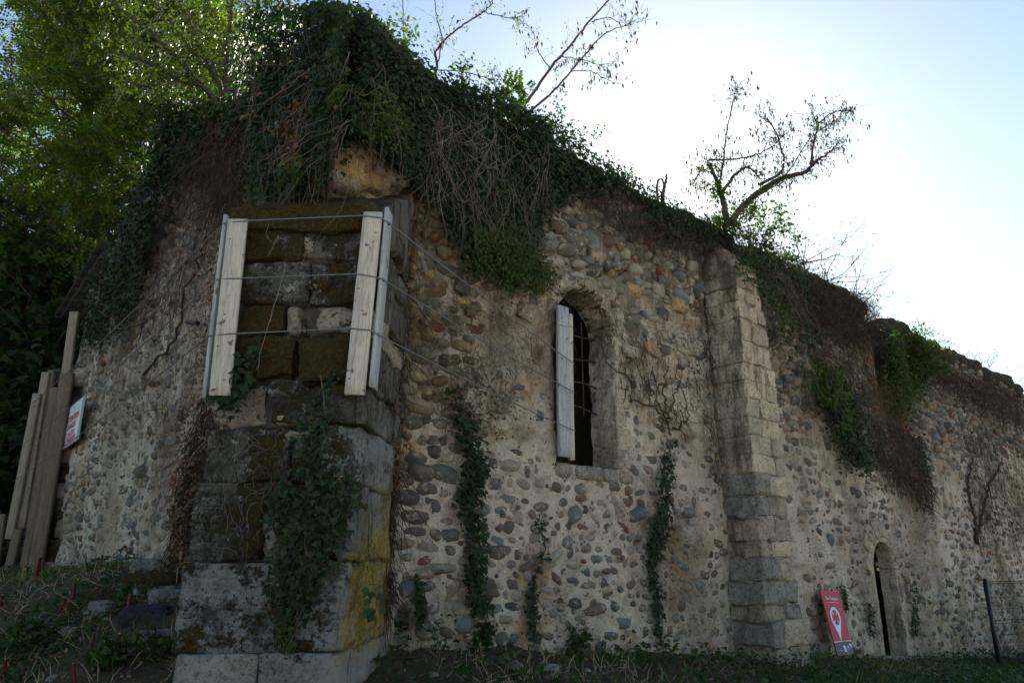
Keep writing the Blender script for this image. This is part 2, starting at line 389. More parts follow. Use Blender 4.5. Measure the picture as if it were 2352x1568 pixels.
M_TIMBERP = mat_wood("pale_timber", (.25,.215,.155), (.13,.105,.075))
M_STEEL = mat_plain("steel_cable", (.14,.16,.17), .55, .5)
M_IRON = mat_plain("rusty_iron", (.055,.035,.026), .8, .2, var=.5)
M_BARK = mat_plain("bark", (.055,.043,.032), .9, bump=.02, var=.4)
M_VINE = mat_plain("dry_vine", (.12,.09,.068), .9, var=.35)
M_VINED = mat_plain("dead_brown_vine", (.06,.038,.026), .9, var=.4)
M_VINEP = mat_plain("pale_stem", (.21,.18,.145), .9, var=.3)
M_STRAW = mat_plain("straw", (.30,.225,.13), .85, var=.3)
M_IVY = mat_leaf("ivy_leaf", [(.009,.022,.007),(.014,.034,.010),(.024,.050,.013),(.010,.026,.009),(.03,.046,.012)], trans=(.12,.2,.04), tf=.22, rough=.62)
M_CREEP = mat_leaf("creeper_leaf", [(.022,.046,.011),(.03,.06,.013),(.045,.075,.015),(.065,.07,.015),(.02,.04,.011)], trans=(.14,.22,.03), tf=.35, rough=.62)
M_TREE = mat_leaf("locust_leaf", [(.026,.055,.010),(.045,.088,.014),(.075,.125,.018),(.13,.145,.02),(.035,.07,.012)], trans=(.16,.20,.05), tf=.42, rough=.38)
M_FAN = mat_leaf("dim_fan_leaf", [(.02,.042,.010),(.03,.06,.012),(.045,.07,.014),(.06,.07,.014)], trans=(.13,.17,.03), tf=.30, rough=.5)  # darker than the locust leaf: its weaker light is put into the colour
M_TREE_SHADED = mat_leaf("shaded_leaf", [(.010,.026,.006),(.016,.038,.008),(.026,.055,.010)], trans=(.13,.22,.03), tf=.3, rough=.7)  # dark tree leaf, with the shade under the crowns painted into its colour
M_WEED = mat_leaf("weed_leaf", [(.016,.045,.013),(.026,.066,.015),(.04,.085,.016),(.018,.05,.018),(.05,.07,.016)], trans=(.12,.2,.03), tf=.3)
M_GRASS = mat_leaf("grass_blade", [(.03,.065,.014),(.045,.09,.018),(.065,.08,.022)], trans=(.12,.2,.03), tf=.3)
M_DEADL = mat_leaf("dead_leaf", [(.10,.055,.03),(.16,.09,.045),(.22,.15,.08),(.07,.04,.025)], trans=(.1,.1,.03), tf=.2)
M_PODS = mat_leaf("seed_pod", [(.05,.03,.018),(.08,.05,.03)], trans=(.1,.1,.05), tf=.15)

# ------------------------------------------------------------------ ground
def make_ground():
    xs = np.unique(np.r_[np.linspace(-260,-30,24), np.linspace(-30,-12,37), np.linspace(-12,16,281), np.linspace(16,34,37), np.linspace(34,260,24)])
    ys = np.unique(np.r_[np.linspace(-120,-8,16), np.linspace(-8,3,23), np.linspace(3,22,191), np.linspace(22,44,45), np.linspace(44,300,26)])
    X, Y = np.meshgrid(xs, ys); Z = ground_z(X, Y)
    P = np.stack([X*1.4, Y*1.4, X*0], -1); near = np.clip(1-np.hypot(X, Y-10)/26, 0, 1)
    Z = Z + fbm(P, 4, 3)*.05*near + fbm(P*5, 2, 9)*.018*near
    n, k = X.shape; i = (np.arange(n-1)[:,None]*k+np.arange(k-1)[None,:])
    Fq = np.stack([i, i+1, i+k+1, i+k], -1).reshape(-1,4)
    return structure("ground", np.stack([X,Y,Z],-1).reshape(-1,3), [Fq], M_EARTH, True)
make_ground()

# ------------------------------------------------------------------ the walls
def top_R(a):
    a = np.asarray(a, float)
    z = np.interp(a, [0,3,6.3,10,14.1,14.15,15.6,15.7,18.2,27], [7.55,7.5,7.4,7.5,7.6,6.9,6.85,7.25,7.3,7.3])
    return z + .10*vnoise(np.stack([a*1.1, a*0, a*0], -1), 5) + .04*vnoise(np.stack([a*4, a*0, a*0], -1), 6)
def top_L(a):
    a = np.asarray(a, float)
    z = np.interp(a, [0,2.5,5.6,8.2,10.7,12], [7.6,7.95,9.1,8.2,7.5,7.3])
    return z + .10*vnoise(np.stack([a*1.3, a*0+4, a*0], -1), 15) + .04*vnoise(np.stack([a*4, a*0, a*0], -1), 16)
# openings of the right wall, measured on its plane: (a0, a1, z0, spring) with a half-round head
wa1, wz0 = PR.at(1421, 1080); _, wztop = PR.at(1346, 668); wa0 = wa1-1.22
WIN = (wa0, wa1, wz0+.02, wztop-(wa1-wa0)/2)
da0, _ = PR.at(2004, 1277); da1, _ = PR.at(2054, 1276); _, dztop = PR.at(2024, 1243)
DOOR = (da0, da1, PR.at(2026, 1510)[1]-.25, dztop-(da1-da0)/2)
na0, nz0 = PR.at(2030, 1000); na1, _ = PR.at(2078, 960)
NICHE = (na0, na1, nz0, 99)
def inside(o, a, z, g=0.0):
    a0, a1, z0, zs = o; c = (a0+a1)/2; r = (a1-a0)/2
    rect = (a > a0-g) & (a < a1+g) & (z > z0-g) & (z < zs)
    return rect | ((z >= zs) & ((a-c)**2+(z-zs)**2 < (r+g)**2))
def erode_R(a, z):             # how far the mortar has weathered back between the cobbles, 0..1
    n = vnoise(np.stack([a*.8, z*.8, a*0], -1), 21)*.55
    e = np.clip((z-4.55+n)/1.2, 0, 1)
    e = np.where(a < 3.0, np.maximum(e, np.clip((2.6-a+n)/.8, 0, 1)*np.clip((z-2.6)/1.2, .25, 1)), e)
    e = np.where(a > 8.6, np.clip((z-3.9+n*1.3-.3*np.clip((a-16)/8,0,1))/.9, 0, 1), e)
    return e
def erode_L(a, z):
    n = vnoise(np.stack([a*.7, z*.7, a*0+3], -1), 31)
    return np.clip(.35*n+np.clip((z-5.8)/1.6, 0, 1), 0, 1)
def wd(which, a, z):
    a = np.asarray(a, float); z = np.asarray(z, float); o = 0 if which == 'R' else 50
    P = np.stack([a+o, z, a*0], -1)
    e = erode_R(a, z) if which == 'R' else erode_L(a, z)
    rough = .55+.9*np.clip(vnoise(P*1.3, 47)+.3, 0, 1)+.6*e
    d = .035*fbm(P*.9, 2, 1)+.024*fbm(P*3.3, 3, 2)*rough-.026*np.abs(vnoise(P*7, 46))*rough+.016*fbm(P*13, 2, 3)*rough-.06*e
    pit = vnoise(P*2.6, 44); d = d-.11*np.clip((pit-.60)*4, 0, 1)
    d = d-.05*np.clip((vnoise(P*6.5, 45)-.55)*4, 0, 1)*(.4+e)
    return d
# ---- a joined cobble generator and a shared set of cobble meshes
def cobble_template(k):
    r = np.random.default_rng(100+k); ns = 10; V = []; 
    ex = 2.0+r.random()*1.6; ang = []
    for j, (rad, h) in enumerate([(1.03,-.35),(1.0,.12),(.82,.52),(.45,.84)]):
        th = np.arange(ns)*2*math.pi/ns+.1*j
        c, s = np.cos(th), np.sin(th); q = (np.abs(c)**ex+np.abs(s)**ex)**(-1/ex)
        V.append(np.stack([c*q*rad, np.full(ns, h), s*q*rad], -1))
    V = np.concatenate(V+[np.array([[0,.96,0]])])
    V = V*(1+.17*fbm(V*1.2+k*9.1, 2, 3)[:,None]); V[:,0] *= 1+.12*V[:,2]*(r.random()-.5)*2
    Fq = []; 
    for j in range(3):
        for i in range(ns): Fq.append((j*ns+i, j*ns+(i+1)%ns, (j+1)*ns+(i+1)%ns, (j+1)*ns+i))
    Ft = [(3*ns+i, 3*ns+(i+1)%ns, 4*ns) for i in range(ns)]
    return V, np.array(Fq)[:, ::-1], np.array(Ft)[:, ::-1]
COBT = [cobble_template(k) for k in range(22)]
COBM = [build_mesh("cobble", v, [q, t_], M_COB, True) for v, q, t_ in COBT]
def place_cobbles(pl, which, items, parent):
    """items rows: a, z, rx, rz, depth, protrude, tilt, variant"""
    it = np.array(items)
    P = pl.p3(it[:,0], it[:,1], wd(which, it[:,0], it[:,1])+it[:,5])
    size = it[:,2]*it[:,3]; dist = np.linalg.norm(P-[0,0,CAMZ], axis=1)
    big = np.argsort(-size/dist**2)[:299]; mask = np.zeros(len(it), bool); mask[big] = True
    ax = np.array([pl.n[1], -pl.n[0], 0]); ay = np.array([*pl.n, 0]); az = np.array([0,0,1.])
    VV, F4, F3, b = [], [], [], 0
    for k, row in enumerate(it):
        ct, st = math.cos(row[6]), math.sin(row[6])
        x = ax*ct+az*st; z = -ax*st+az*ct; M = np.stack([x*row[2], ay*row[4], z*row[3]], 1)
        if mask[k]:
            o = bpy.data.objects.new("cobble", COBM[int(row[7])]); COL.objects.link(o); o.parent = parent
            m4 = np.eye(4); m4[:3,:3] = M; m4[:3,3] = P[k]-np.array(parent.location); o.matrix_local = Matrix(m4.tolist())
        else:
            v, q, t_ = COBT[int(row[7])]; VV.append(v@M.T+P[k]); F4.append(q+b); F3.append(t_+b); b += len(v)
    if VV: part("small_cobbles", np.concatenate(VV), [np.concatenate(F4), np.concatenate(F3)], M_COB, parent, True, True)
def course_cobbles(which, a0, a1, z0, z1, dens, blocked, seed, hrow=.155, wmean=.215):
    r = np.random.default_rng(seed); out = []; z = z0
    while z < z1:
        h = hrow*r.uniform(.8,1.25); a = a0+r.uniform(0,.1)
        while a < a1:
            big = r.random() < .12; small = r.random() < .18
            wdt = wmean*r.uniform(.5,1.5)*(1.45 if big else 1)*(.5 if small else 1); hh = h*r.uniform(.65,1.08)*(1.4 if big else 1)*(.6 if small else 1)
            ac = a+wdt/2; zc = z+h/2+r.normal(0,.032)+.04*math.sin(ac*1.7)
            top = (top_R if which == 'R' else top_L)(ac)
            if zc < top-.1 and not blocked(ac, zc):
                e = float((erode_R if which == 'R' else erode_L)(np.array(ac), np.array(zc)))
                if r.random() < dens(ac, zc, e):
                    dep = min(wdt, hh)*r.uniform(.40,.6)
                    pro = (-dep*r.uniform(.30,.72))*(1-e)+dep*e*r.uniform(-.1,.5)
                    if e < .3 and r.random() < .35: pro -= dep*.12
                    out.append((ac, zc, wdt/2*.93, hh/2*.93, dep, pro, r.normal(0,.22), r.integers(22)))
            a += wdt*(1.02+(r.random()*.12))
        z += h
    return out
# ---- wall faces as weathered sheets with the openings left out
def wall_sheet(name, pl, which, a0, a1, zb, top, step, parent, holes=(), mat=M_MORTAR):
    A = np.arange(a0, a1+step*.5, step); nz = int(9.6/step); 
    AA, K = np.meshgrid(A, np.arange(nz+1)/nz); T = top(A)[None,:]; 
    ZZ = zb+(T-zb)*K; off = wd(which, AA, ZZ)
    lip = np.clip((K-.97)/.03, 0, 1)                    # the wall head rounds back
    off = off-lip*.35
    P = pl.p3(AA, ZZ, off).reshape(-1,3); k = len(A)
    i = np.arange(nz)[:,None]*k+np.arange(k-1)[None,:]
    ca = (AA[:-1,:-1]+AA[1:,1:])/2; cz = (ZZ[:-1,:-1]+ZZ[1:,1:])/2; keep = np.ones(ca.shape, bool)
    for h in holes: keep &= ~inside(h, ca, cz, .02)
    Fq = np.stack([i, i+1, i+k+1, i+k], -1)[keep]
    if which == 'R': pass
    else: Fq = Fq[:, ::-1]
    return part(name, P, [Fq], mat, parent, True)

_BC = {}
def block_grid(nx, ny, nz):
    key = (nx,ny,nz)
    if key in _BC: return _BC[key]
    V, Fq = {}, []
    def vid(p):
        if p not in V: V[p] = len(V)
        return V[p]
    for ax, (n1, n2, n0) in enumerate(((ny,nz,nx),(nz,nx,ny),(nx,ny,nz))):
        for s in (0, n0):
            for i in range(n1):
                for j in range(n2):
                    q = []
                    for di, dj in ((0,0),(1,0),(1,1),(0,1)):
                        c = [0,0,0]; c[ax] = s; c[(ax+1)%3] = i+di; c[(ax+2)%3] = j+dj; q.append(vid(tuple(c)))
                    Fq.append(q if s else q[::-1])
    P = np.array(list(V.keys()), float)/np.array([nx,ny,nz])*2-1
    _BC[key] = (P, np.array(Fq)); return _BC[key]
def block_local(h, r=.03, cell=.06, amp=.012, seed=0, nmax=16, freq=5.0, chip=.5):
    n = [int(np.clip(round(2*x/cell), 2, nmax)) for x in h]
    P, Fq = block_grid(*n); h = np.array(h); 
    P = np.sign(P)*np.abs(P)**.8 * h
    inner = np.clip(P, -(h-r), h-r); q = inner+r*unit(P-inner+1e-9)
    nz = fbm(q*freq+seed*7.7, 3, seed); dirn = unit(P/h*np.abs(P/h)**3+1e-6)
    q = q+dirn*(nz[:,None]*amp)
    edge = np.sum(np.abs(P/h) > .93, axis=1) >= 2        # chipped arrises
    q = q-dirn*(edge*np.clip(vnoise(q*4+seed*3.1, seed+9)-.1, 0, 1)*amp*4*chip)[:,None]
    return q, Fq
def block_on(pl, a0, a1, z0, z1, o0, o1, mat, parent, name="stone_block", seed=None, label=None, warp=None, **kw):
    """a stone between a0..a1, z0..z1 whose face stands at offset o1 and back at o0"""
    seed = random.randrange(999) if seed is None else seed
    h = ((a1-a0)/2, (o1-o0)/2, (z1-z0)/2); q, Fq = block_local(h, seed=seed, **kw)
    q = q+np.array([(a0+a1)/2, (o0+o1)/2, (z0+z1)/2])
    if warp is not None: q = warp(q)
    P = pl.p3(q[:,0], q[:,2], q[:,1])
    hand = pl.u[0]*pl.n[1]-pl.u[1]*pl.n[0]
    if hand < 0: Fq = Fq[:, ::-1]
    o = part(name, P, [Fq], mat, parent, True)
    if label: o["label"] = label
    return o

# buttress on the right wall
ba0, bz = PR.at(1688, 1500); BPROJ = .583; BW = .97
PB = Plane(PR.p3(ba0, 0, BPROJ)[:2], PR.u, PR.n)        # its front face
PBs = Plane(PR.p3(ba0, 0, 0)[:2], PR.n, -PR.u)          # its left side face
ba1 = ba0+BW; bam = ba0+BW/2

left_wall = thing("stone_wall", "cobble and mortar gable wall left of the big corner pier, with the danger sign on it", "wall", loc=(-5.5, 11, 1))
win_wall = thing("stone_wall", "cobble wall with the tall barred window, between the corner pier and the flat buttress", "wall", loc=(1, 9.8, .6))
door_wall = thing("stone_wall", "long cobble wall with the small arched doorway, right of the flat buttress", "wall", loc=(9, 17, -.2))
wall_sheet("mortar_face", PL, 'L', .0, 10.75, .2, top_L, .040, left_wall)
wall_sheet("mortar_face", PR, 'R', .0, bam, -.2, top_R, .030, win_wall, [WIN])
wall_sheet("mortar_face", PR, 'R', bam, 27.5, -1.6, top_R, .05, door_wall, [DOOR, NICHE])

def dens_R(a, z, e):
    n = float(vnoise(np.array([a*1.1, z*1.1, 2.0]), 61))
    d = .78+.55*e+.55*n
    if a < 3.2 and z < 3.1: d = .97+.1*n               # big stones low beside the pier
    if 2.1 < a < 5.6 and 3.0 < z < 4.9: d = .16+.4*max(n,0)   # plaster round the window
    if 4.6 < a < 7.0 and 2.8 < z < 5.6: d = .42+.3*n
    if 3.0 < a < 7.0 and z < 2.8: d = .86+.4*n
    if a > 8.6 and e < .5: d = .68+.75*n
    if a > 11 and z < 1.6: d = .75+.25*n
    return d
def dens_L(a, z, e): return .74+.8*float(vnoise(np.array([a*.8, z*.8, 9.0]), 71))+.35*e
def blk_R(a, z):
    if inside(WIN, a, z, .20) or inside(DOOR, a, z, .22) or inside(NICHE, a, z, .16): return True
    if ba0-.02 < a < ba1+.05 and z < 6.7: return True
    if a < 1.0 and z < 5.9: return True                 # behind the pier
    return z < float(ground_z(*PR.p3(a, z)[:2]))-.05
def blk_L(a, z):
    if a < .95 and z < 6.0: return True
    if a > 9.75 and z < 5.2: return True
    return z < float(ground_z(*PL.p3(a, z)[:2]))-.05
cob = course_cobbles('R', .1, bam, .4, 7.6, dens_R, blk_R, 11)
big = [c for c in cob]                                   # larger boulders low by the pier
for i, c in enumerate(big):
    if c[0] < 2.6 and c[1] < 3.6 and random.random() < .5: cob[i] = (c[0], c[1], c[2]*1.35, c[3]*1.25, c[4]*1.15, c[5], c[6], c[7])
place_cobbles(PR, 'R', cob, win_wall)
place_cobbles(PR, 'R', course_cobbles('R', ba1+.02, 27.3, -.9, 7.7, dens_R, blk_R, 12, .175, .23), door_wall)
place_cobbles(PL, 'L', course_cobbles('L', .1, 10.6, 1.1, 9.3, dens_L, blk_L, 13, .15, .19), left_wall)

def pebbles(pl, which, a0, a1, z0, z1, n, parent, seed):
    r = np.random.default_rng(seed); A = r.uniform(a0, a1, n); Z = r.uniform(z0, z1, n)
    gz_ = ground_z(*np.moveaxis(pl.p3(A, Z)[:, :2], -1, 0)); top = (top_R if which == 'R' else top_L)(A)
    ok = (Z < top-.12) & (Z > gz_-.05)
    if which == 'R': ok &= ~(inside(WIN, A, Z, .03) | inside(DOOR, A, Z, .03) | inside(NICHE, A, Z, .03) | ((A > ba0) & (A < ba1) & (Z < 6.6)))
    f = vnoise(np.stack([A*.9, Z*.9, A*0], -1), seed); ok &= f > r.uniform(-.3, .7, n); A, Z = A[ok], Z[ok]; n = len(A)
    th = np.arange(6)*math.pi/3; T = np.concatenate([np.stack([np.cos(th), 0*th-.3, np.sin(th)], -1), np.stack([.72*np.cos(th+.5), 0*th+.55, .72*np.sin(th+.5)], -1), [[0,.8,0]]])
    s_ = r.lognormal(math.log(.021), .45, n)[:,None,None]; s_ = np.clip(s_, .008, .06); ar = r.uniform(.6,1.3,(n,1,1)); rot = r.uniform(0, 3.14, n)[:,None]
    V = T[None]*s_*np.array([1,.75,.75])*(1+r.normal(0,.12,(n,13,1))); V[...,0] *= ar[...,0]
    x = V[...,0]*np.cos(rot*.4-.6)-V[...,2]*np.sin(rot*.4-.6); z = V[...,0]*np.sin(rot*.4-.6)+V[...,2]*np.cos(rot*.4-.6)
    off = wd(which, A, Z)[:,None]+V[...,1]+.1*s_[...,0]
    P = pl.p3(A[:,None]+x, Z[:,None]+z, off).reshape(-1,3); b = np.arange(n)[:,None]*13
    q = np.array([(i,(i+1)%6,6+(i+1)%6,6+i) for i in range(6)]); t_ = np.array([(6+i,6+(i+1)%6,12) for i in range(6)])
    if pl.u[0]*pl.n[1]-pl.u[1]*pl.n[0] > 0: q, t_ = q[:, ::-1], t_[:, ::-1]
    part("pebbles", P, [(q[None]+b[:,:,None]).reshape(-1,4), (t_[None]+b[:,:,None]).reshape(-1,3)], M_COB, parent, True, True)
pebbles(PR, 'R', .2, bam, .4, 7.5, 3200, win_wall, 21); pebbles(PR, 'R', ba1, 26, -1, 7.5, 5000, door_wall, 22); pebbles(PL, 'L', .2, 10.6, 1.2, 9, 4200, left_wall, 23)

# lumps of rough rubble and ledges of mortar here and there
def rubble(pl, which, a, z, rx, rz, dep, mat, parent, name="rubble_stone"):
    q, Fq = block_local((rx, dep, rz), r=min(rx,rz)*.6, cell=.05, amp=.035, seed=random.randrange(999), nmax=7, freq=6)
    o = float(wd(which, a, z)); q = q+np.array([a, o, z]); P = pl.p3(q[:,0], q[:,2], q[:,1])
    if pl.u[0]*pl.n[1]-pl.u[1]*pl.n[0] < 0: Fq = Fq[:, ::-1]
    return part(name, P, [Fq], mat, parent, True)
for x, y, rx, rz, m in [(805,395,.26,.17,'ochre'),(850,415,.20,.11,'ochre'),(815,340,.20,.14,'ochre'),(880,405,.17,.10,'rub'),(905,410,.15,.10,'rub'),
        (860,350,.16,.13,'rub'),(790,420,.2,.1,'rub'),(930,395,.14,.10,'rub'),(840,370,.14,.09,'ochre')]:
    a, z = PR.at(x, y); rubble(PR, 'R', a, z, rx, rz, .20, M_BLOCK[m], win_wall)
for k in range(46):
    a = random.uniform(1.2, 8.0); z = random.uniform(4.6, 7.0)
    if not blk_R(a, z): rubble(PR, 'R', a, z, random.uniform(.08,.2), random.uniform(.06,.13), .07, M_BLOCK[random.choice(['rub','butt','plast','ochre'])], win_wall)

def reveal(o, depth, rnd, amp, mat, parent, name, apron=.10, pl=PR, seed=1, face=.012, open_head=False):
    a0, a1, z0, zs = o; c_ = (a0+a1)/2; r = (a1-a0)/2; path = []
    for z in np.arange(z0-.1, zs, .035): path.append((a0, z, -1, 0))
    for th in np.linspace(0, math.pi, 44): path.append((c_-r*math.cos(th), zs+r*math.sin(th), -math.cos(th), math.sin(th)))
    for z in np.arange(zs, z0-.1, -.035): path.append((a1, z, 1, 0))
    path = np.array(path); prof = [(apron, face-.05),(apron*.8, face-.012),(apron*.55+rnd, face),(rnd*.9, face-.0),(rnd*.45, face-rnd*.12),(rnd*.12, face-rnd*.45),(0, face-rnd)]
    prof += [(0, face-rnd-(depth-rnd)*k/10) for k in range(1, 11)]; prof = np.array(prof)
    A = path[:,0,None]+path[:,2,None]*prof[None,:,0]; Z = path[:,1,None]+path[:,3,None]*prof[None,:,0]; O = np.broadcast_to(prof[None,:,1], A.shape)
    q = np.stack([A, Z, O], -1); n1 = fbm(q*3.2+seed, 3, seed)*amp+fbm(q*11+seed, 2, seed+5)*amp*.45
    inner_ = (prof[:,0] < .02)[None,:]; O = O+np.where(inner_, 0, n1*.8); sh = np.where(inner_, n1*1.2, n1*.5)
    A = A+path[:,2,None]*sh; Z = Z+path[:,3,None]*sh; n, k = A.shape; i = np.arange(n-1)[:,None]*k+np.arange(k-1)[None,:]
    part(name, pl.p3(A, Z, O).reshape(-1,3), [np.stack([i,i+k,i+k+1,i+1],-1).reshape(-1,4)], mat, parent, True)
# ---- window: jamb stones, head stones, sill, grille
def arch_ring(o, n, r1, depth0, face, mat, parent, name="arch_stone", w0=.0, pl=PR, spread=(0, math.pi), amp=.012):
    a0, a1, z0, zs = o; c = (a0+a1)/2; r0 = (a1-a0)/2-w0
    for k in range(n):
        t0 = spread[0]+(spread[1]-spread[0])*k/n; t1 = spread[0]+(spread[1]-spread[0])*(k+1)/n; g = .012
        rr = r1*random.uniform(.85,1.1)
        def warp(q, t0=t0, t1=t1, rr=rr):
            u = (q[:,0]+1)/2; v = (q[:,2]+1)/2; th = (t0+g)+(t1-t0-2*g)*u; rad = r0+(rr)*v
            return np.stack([c-np.cos(th)*rad, q[:,1], zs+np.sin(th)*rad], -1)
        h = (1, (face-depth0)/2, 1); P, Fq = block_grid(4, 5, 4); q = P.copy(); 
        nzz = fbm(P*1.7+k*5.3, 2, k); q[:,1] = q[:,1]*h[1]+(face+depth0)/2
        q = warp(q); q += nzz[:,None]*amp*np.array([1,1.5,1])
        P3 = pl.p3(q[:,0], q[:,2], q[:,1]); part(name, P3, [Fq], mat if not callable(mat) else mat(k), parent, True)
a0, a1, z0, zs = WIN; WD = .47
reveal(WIN, WD, .035, .028, M_MORTAR, win_wall, "window_reveal", apron=.22, seed=3, face=.0)
zz = z0
while zz < zs-.15:                                       # dressed blocks that show in the right jamb
    hh = random.uniform(.26,.40); ww = random.uniform(.20,.30)
    block_on(PR, a1-.0, a1+ww, zz+.002, zz+hh-.004, -WD, .012+random.uniform(-.006,.008), M_BLOCK['plast'], win_wall, "jamb_stone", r=.014, amp=.018, freq=7, nmax=18, cell=.035)
    zz += hh
arch_ring(WIN, 11, .17, -WD+.05, .015, lambda k: M_BLOCK[('rub','plast','butt')[k % 3]], win_wall, amp=.04, spread=(.15, math.pi-.1))
for a_, w_, m_ in ((a0-.05,.34,'rub'),(a0+.36,.5,'slate'),(a0+.9,.3,'slate'),(a0+1.22,.24,'rub')):
    block_on(PR, a_, a_+w_, z0-.19, z0-.005, -WD, .045, M_BLOCK[m_], win_wall, "sill_stone", r=.05, amp=.02)
ga0, ga1 = a0+.10, a1-.06; GO = -.36
xb = a0+.62
pts = [PR.p3(xb+.02*math.sin(i*1.1), zs+.42-i*.16, GO) for i in range(15)]
V, Fc = tubes([(pts, .013)], 6); part("grille_bar", V, Fc, M_IRON, win_wall, True)
for k in range(4):
    zq = zs+.12-k*.36; pts = [PR.p3(ga0-.1+(ga1-ga0+.14)*i/8, zq+.03*math.sin(i*.9+k)-.008*i, GO+.014+.01*math.sin(i*1.7)) for i in range(9)]
    V, Fc = tubes([(pts, .012)], 6); part("grille_bar", V, Fc, M_IRON, win_wall, True)
xb2 = a0+.95
V, Fc = tubes([([PR.p3(xb2, zs+.3-i*.2, GO-.01) for i in range(8)], .012)], 6); part("grille_bar", V, Fc, M_IRON, win_wall, True)

# ---- doorway: round-headed, plastered reveal, dark iron leaf with a padlock
a0, a1, z0, zs = DOOR; DD = .50
arch_ring(DOOR, 7, .42, -.10, .022, M_BLOCK['plast'], door_wall, spread=(.45, math.pi-.45), w0=-.09)
reveal(DOOR, .36, .06, .016, M_BLOCK['plast'], door_wall, "doorway_reveal", apron=.26, seed=5, face=.015)
M_DOOR = mat_plain("black_iron_door", (.008,.008,.009), .6, .4, bump=.004, var=.4)
dl = thing("door_leaf", "black iron door set deep in the small arched doorway, shut with a padlock", "door", loc=tuple(PR.p3((a0+a1)/2, z0, -DD)))
q8 = [PR.p3(a, z, o) for a in (a0-.05, a1+.05) for o in (-DD-.06, -DD+.0) for z in (z0-.1, zs+.65)]
V, Fc = hexa(q8); part("door_panel", V, Fc, M_DOOR, dl)
for zb in (z0+.5, z0+1.2, zs):
    q8 = [PR.p3(a, z, o) for a in (a0+.01, a1-.01) for o in (-DD+.002, -DD+.022) for z in (zb, zb+.06)]
    V, Fc = hexa(q8); part("iron_strap", V, Fc, M_IRON, dl)
M_BRASS = mat_plain("brass", (.35,.23,.08), .4, .8, var=.3); M_CHROME = mat_plain("bright_steel", (.55,.55,.56), .3, .9)
al, zl = PR.at(2016, 1300, -.25)
pad = thing("padlock", "brass padlock on a short chain at the edge of the black iron door", "padlock", loc=tuple(PR.p3(a1-.12, zl-.02, -.33)))
c3 = PR.p3(a1-.12, zl-.02, -.33)
q, Fq = block_local((.035,.02,.04), r=.012, cell=.02, amp=0, nmax=5); part("lock_body", q+c3-np.array([0,0,.04]), [Fq], M_BRASS, pad, True)
V, Fc = tubes([([c3+np.array([.024*math.cos(t), 0, .03+.035*math.sin(t)]) for t in np.linspace(0, math.pi, 9)], .006)], 6); part("shackle", V, Fc, M_CHROME, pad, True)
V, Fc = tubes([([c3+np.array([.0,0,.06])+np.array([*(PR.u*x), 0])+np.array([0,0,.03-.4*x*x]) for x in np.linspace(-.22,.12,9)], .011)], 6); part("chain", V, Fc, M_CHROME, pad, True)

# ---- upper opening further right, with pink brick jamb
a0, a1, z0, _ = NICHE
zz = z0
k = 0
while zz < 6.75:
    L = .24 if k % 2 else .15
    block_on(PR, a0-L, a0+.02, zz+.004, zz+.055, -.5, .015+random.uniform(-.01,.012), M_BRICK, door_wall, "brick", r=.006, cell=.12, amp=.006, nmax=3)
    block_on(PR, a1-.02, a1+(.24 if k % 2 == 0 else .15), zz+.004, zz+.055, -.5, .015+random.uniform(-.01,.012), M_BRICK, door_wall, "brick", r=.006, cell=.12, amp=.006, nmax=3)
    zz += .066; k += 1
for k in range(6):
    aa = a0+(a1-a0)*k/6; block_on(PR, aa, aa+(a1-a0)/6-.01, z0-.13, z0, -.5, .05, M_BRICK if k % 2 else M_BLOCK['rub'], door_wall, "sill_stone", r=.02, cell=.08, amp=.01, nmax=4)
q8 = [PR.p3(a, z, o) for a in (a0-.3, a1+.3) for o in (-.6, -.42) for z in (z0-.2, 7.0)]
V, Fc = hexa(q8); part("blocking_wall", V, Fc, M_MORTAR, door_wall)

# ---- flat buttress
buttress = thing("buttress", "square stone buttress with slate blue lower blocks, between the barred window and the arched doorway", "buttress", loc=tuple(PB.p3(BW/2, .2)))
zz = -.15; k = 0
while zz < 2.95:
    hh = random.uniform(.19,.36)
    ztop = zz+hh; wid = BW+(.10 if zz < .55 else (.05 if zz < .9 else 0)); pj = (.08 if zz < .55 else .0)
    split = random.uniform(.30,.60)*BW; j = lambda: random.uniform(-.02,.02)
    m1 = random.choice(['slate','slate','butt','butt']); m2 = random.choice(['slate','slate','butt','plast'])
    block_on(PB, 0+j(), split-.004, zz+.003, ztop-.003, -BPROJ-.05, pj+.004+j(), M_BLOCK[m1], buttress, r=.016, amp=.035, cell=.035, nmax=26, freq=6, chip=1.2)
    block_on(PB, split+.004, wid+j()*3, zz+.003+j()*.3, ztop-.003, -BPROJ-.05, pj-.004+j(), M_BLOCK[m2], buttress, r=.02, amp=.03, cell=.035, nmax=26, freq=6, chip=1.2)
    zz = ztop; k += 1
while zz < 6.2:
    hh = random.uniform(.20,.42); ztop = zz+hh; gone = max(0, zz-4.6); j = lambda: random.uniform(-.009,.009)
    split = random.choice([random.uniform(.30,.5), random.uniform(.55,.75)])*BW; rt = BW-gone*.10+random.uniform(-.05,.02)*(1+gone)
    fc = lambda: M_BLOCK['plast' if random.random() < .75 else 'butt']
    block_on(PB, j(), split-.0015, zz+.001, ztop-.001, -BPROJ-.05, .004+j(), fc(), buttress, r=.010, amp=.012+.006*gone, cell=.035, nmax=28, freq=7, chip=1.5)
    block_on(PB, split+.0015, rt, zz+.001+j()*.5, ztop-.001, -BPROJ-.05, .002+j()-.02*gone*random.random(), fc(), buttress, r=.014, amp=.016+.01*gone, cell=.035, nmax=28, freq=7, chip=1.5)
    zz = ztop; k += 1
BTOP = zz
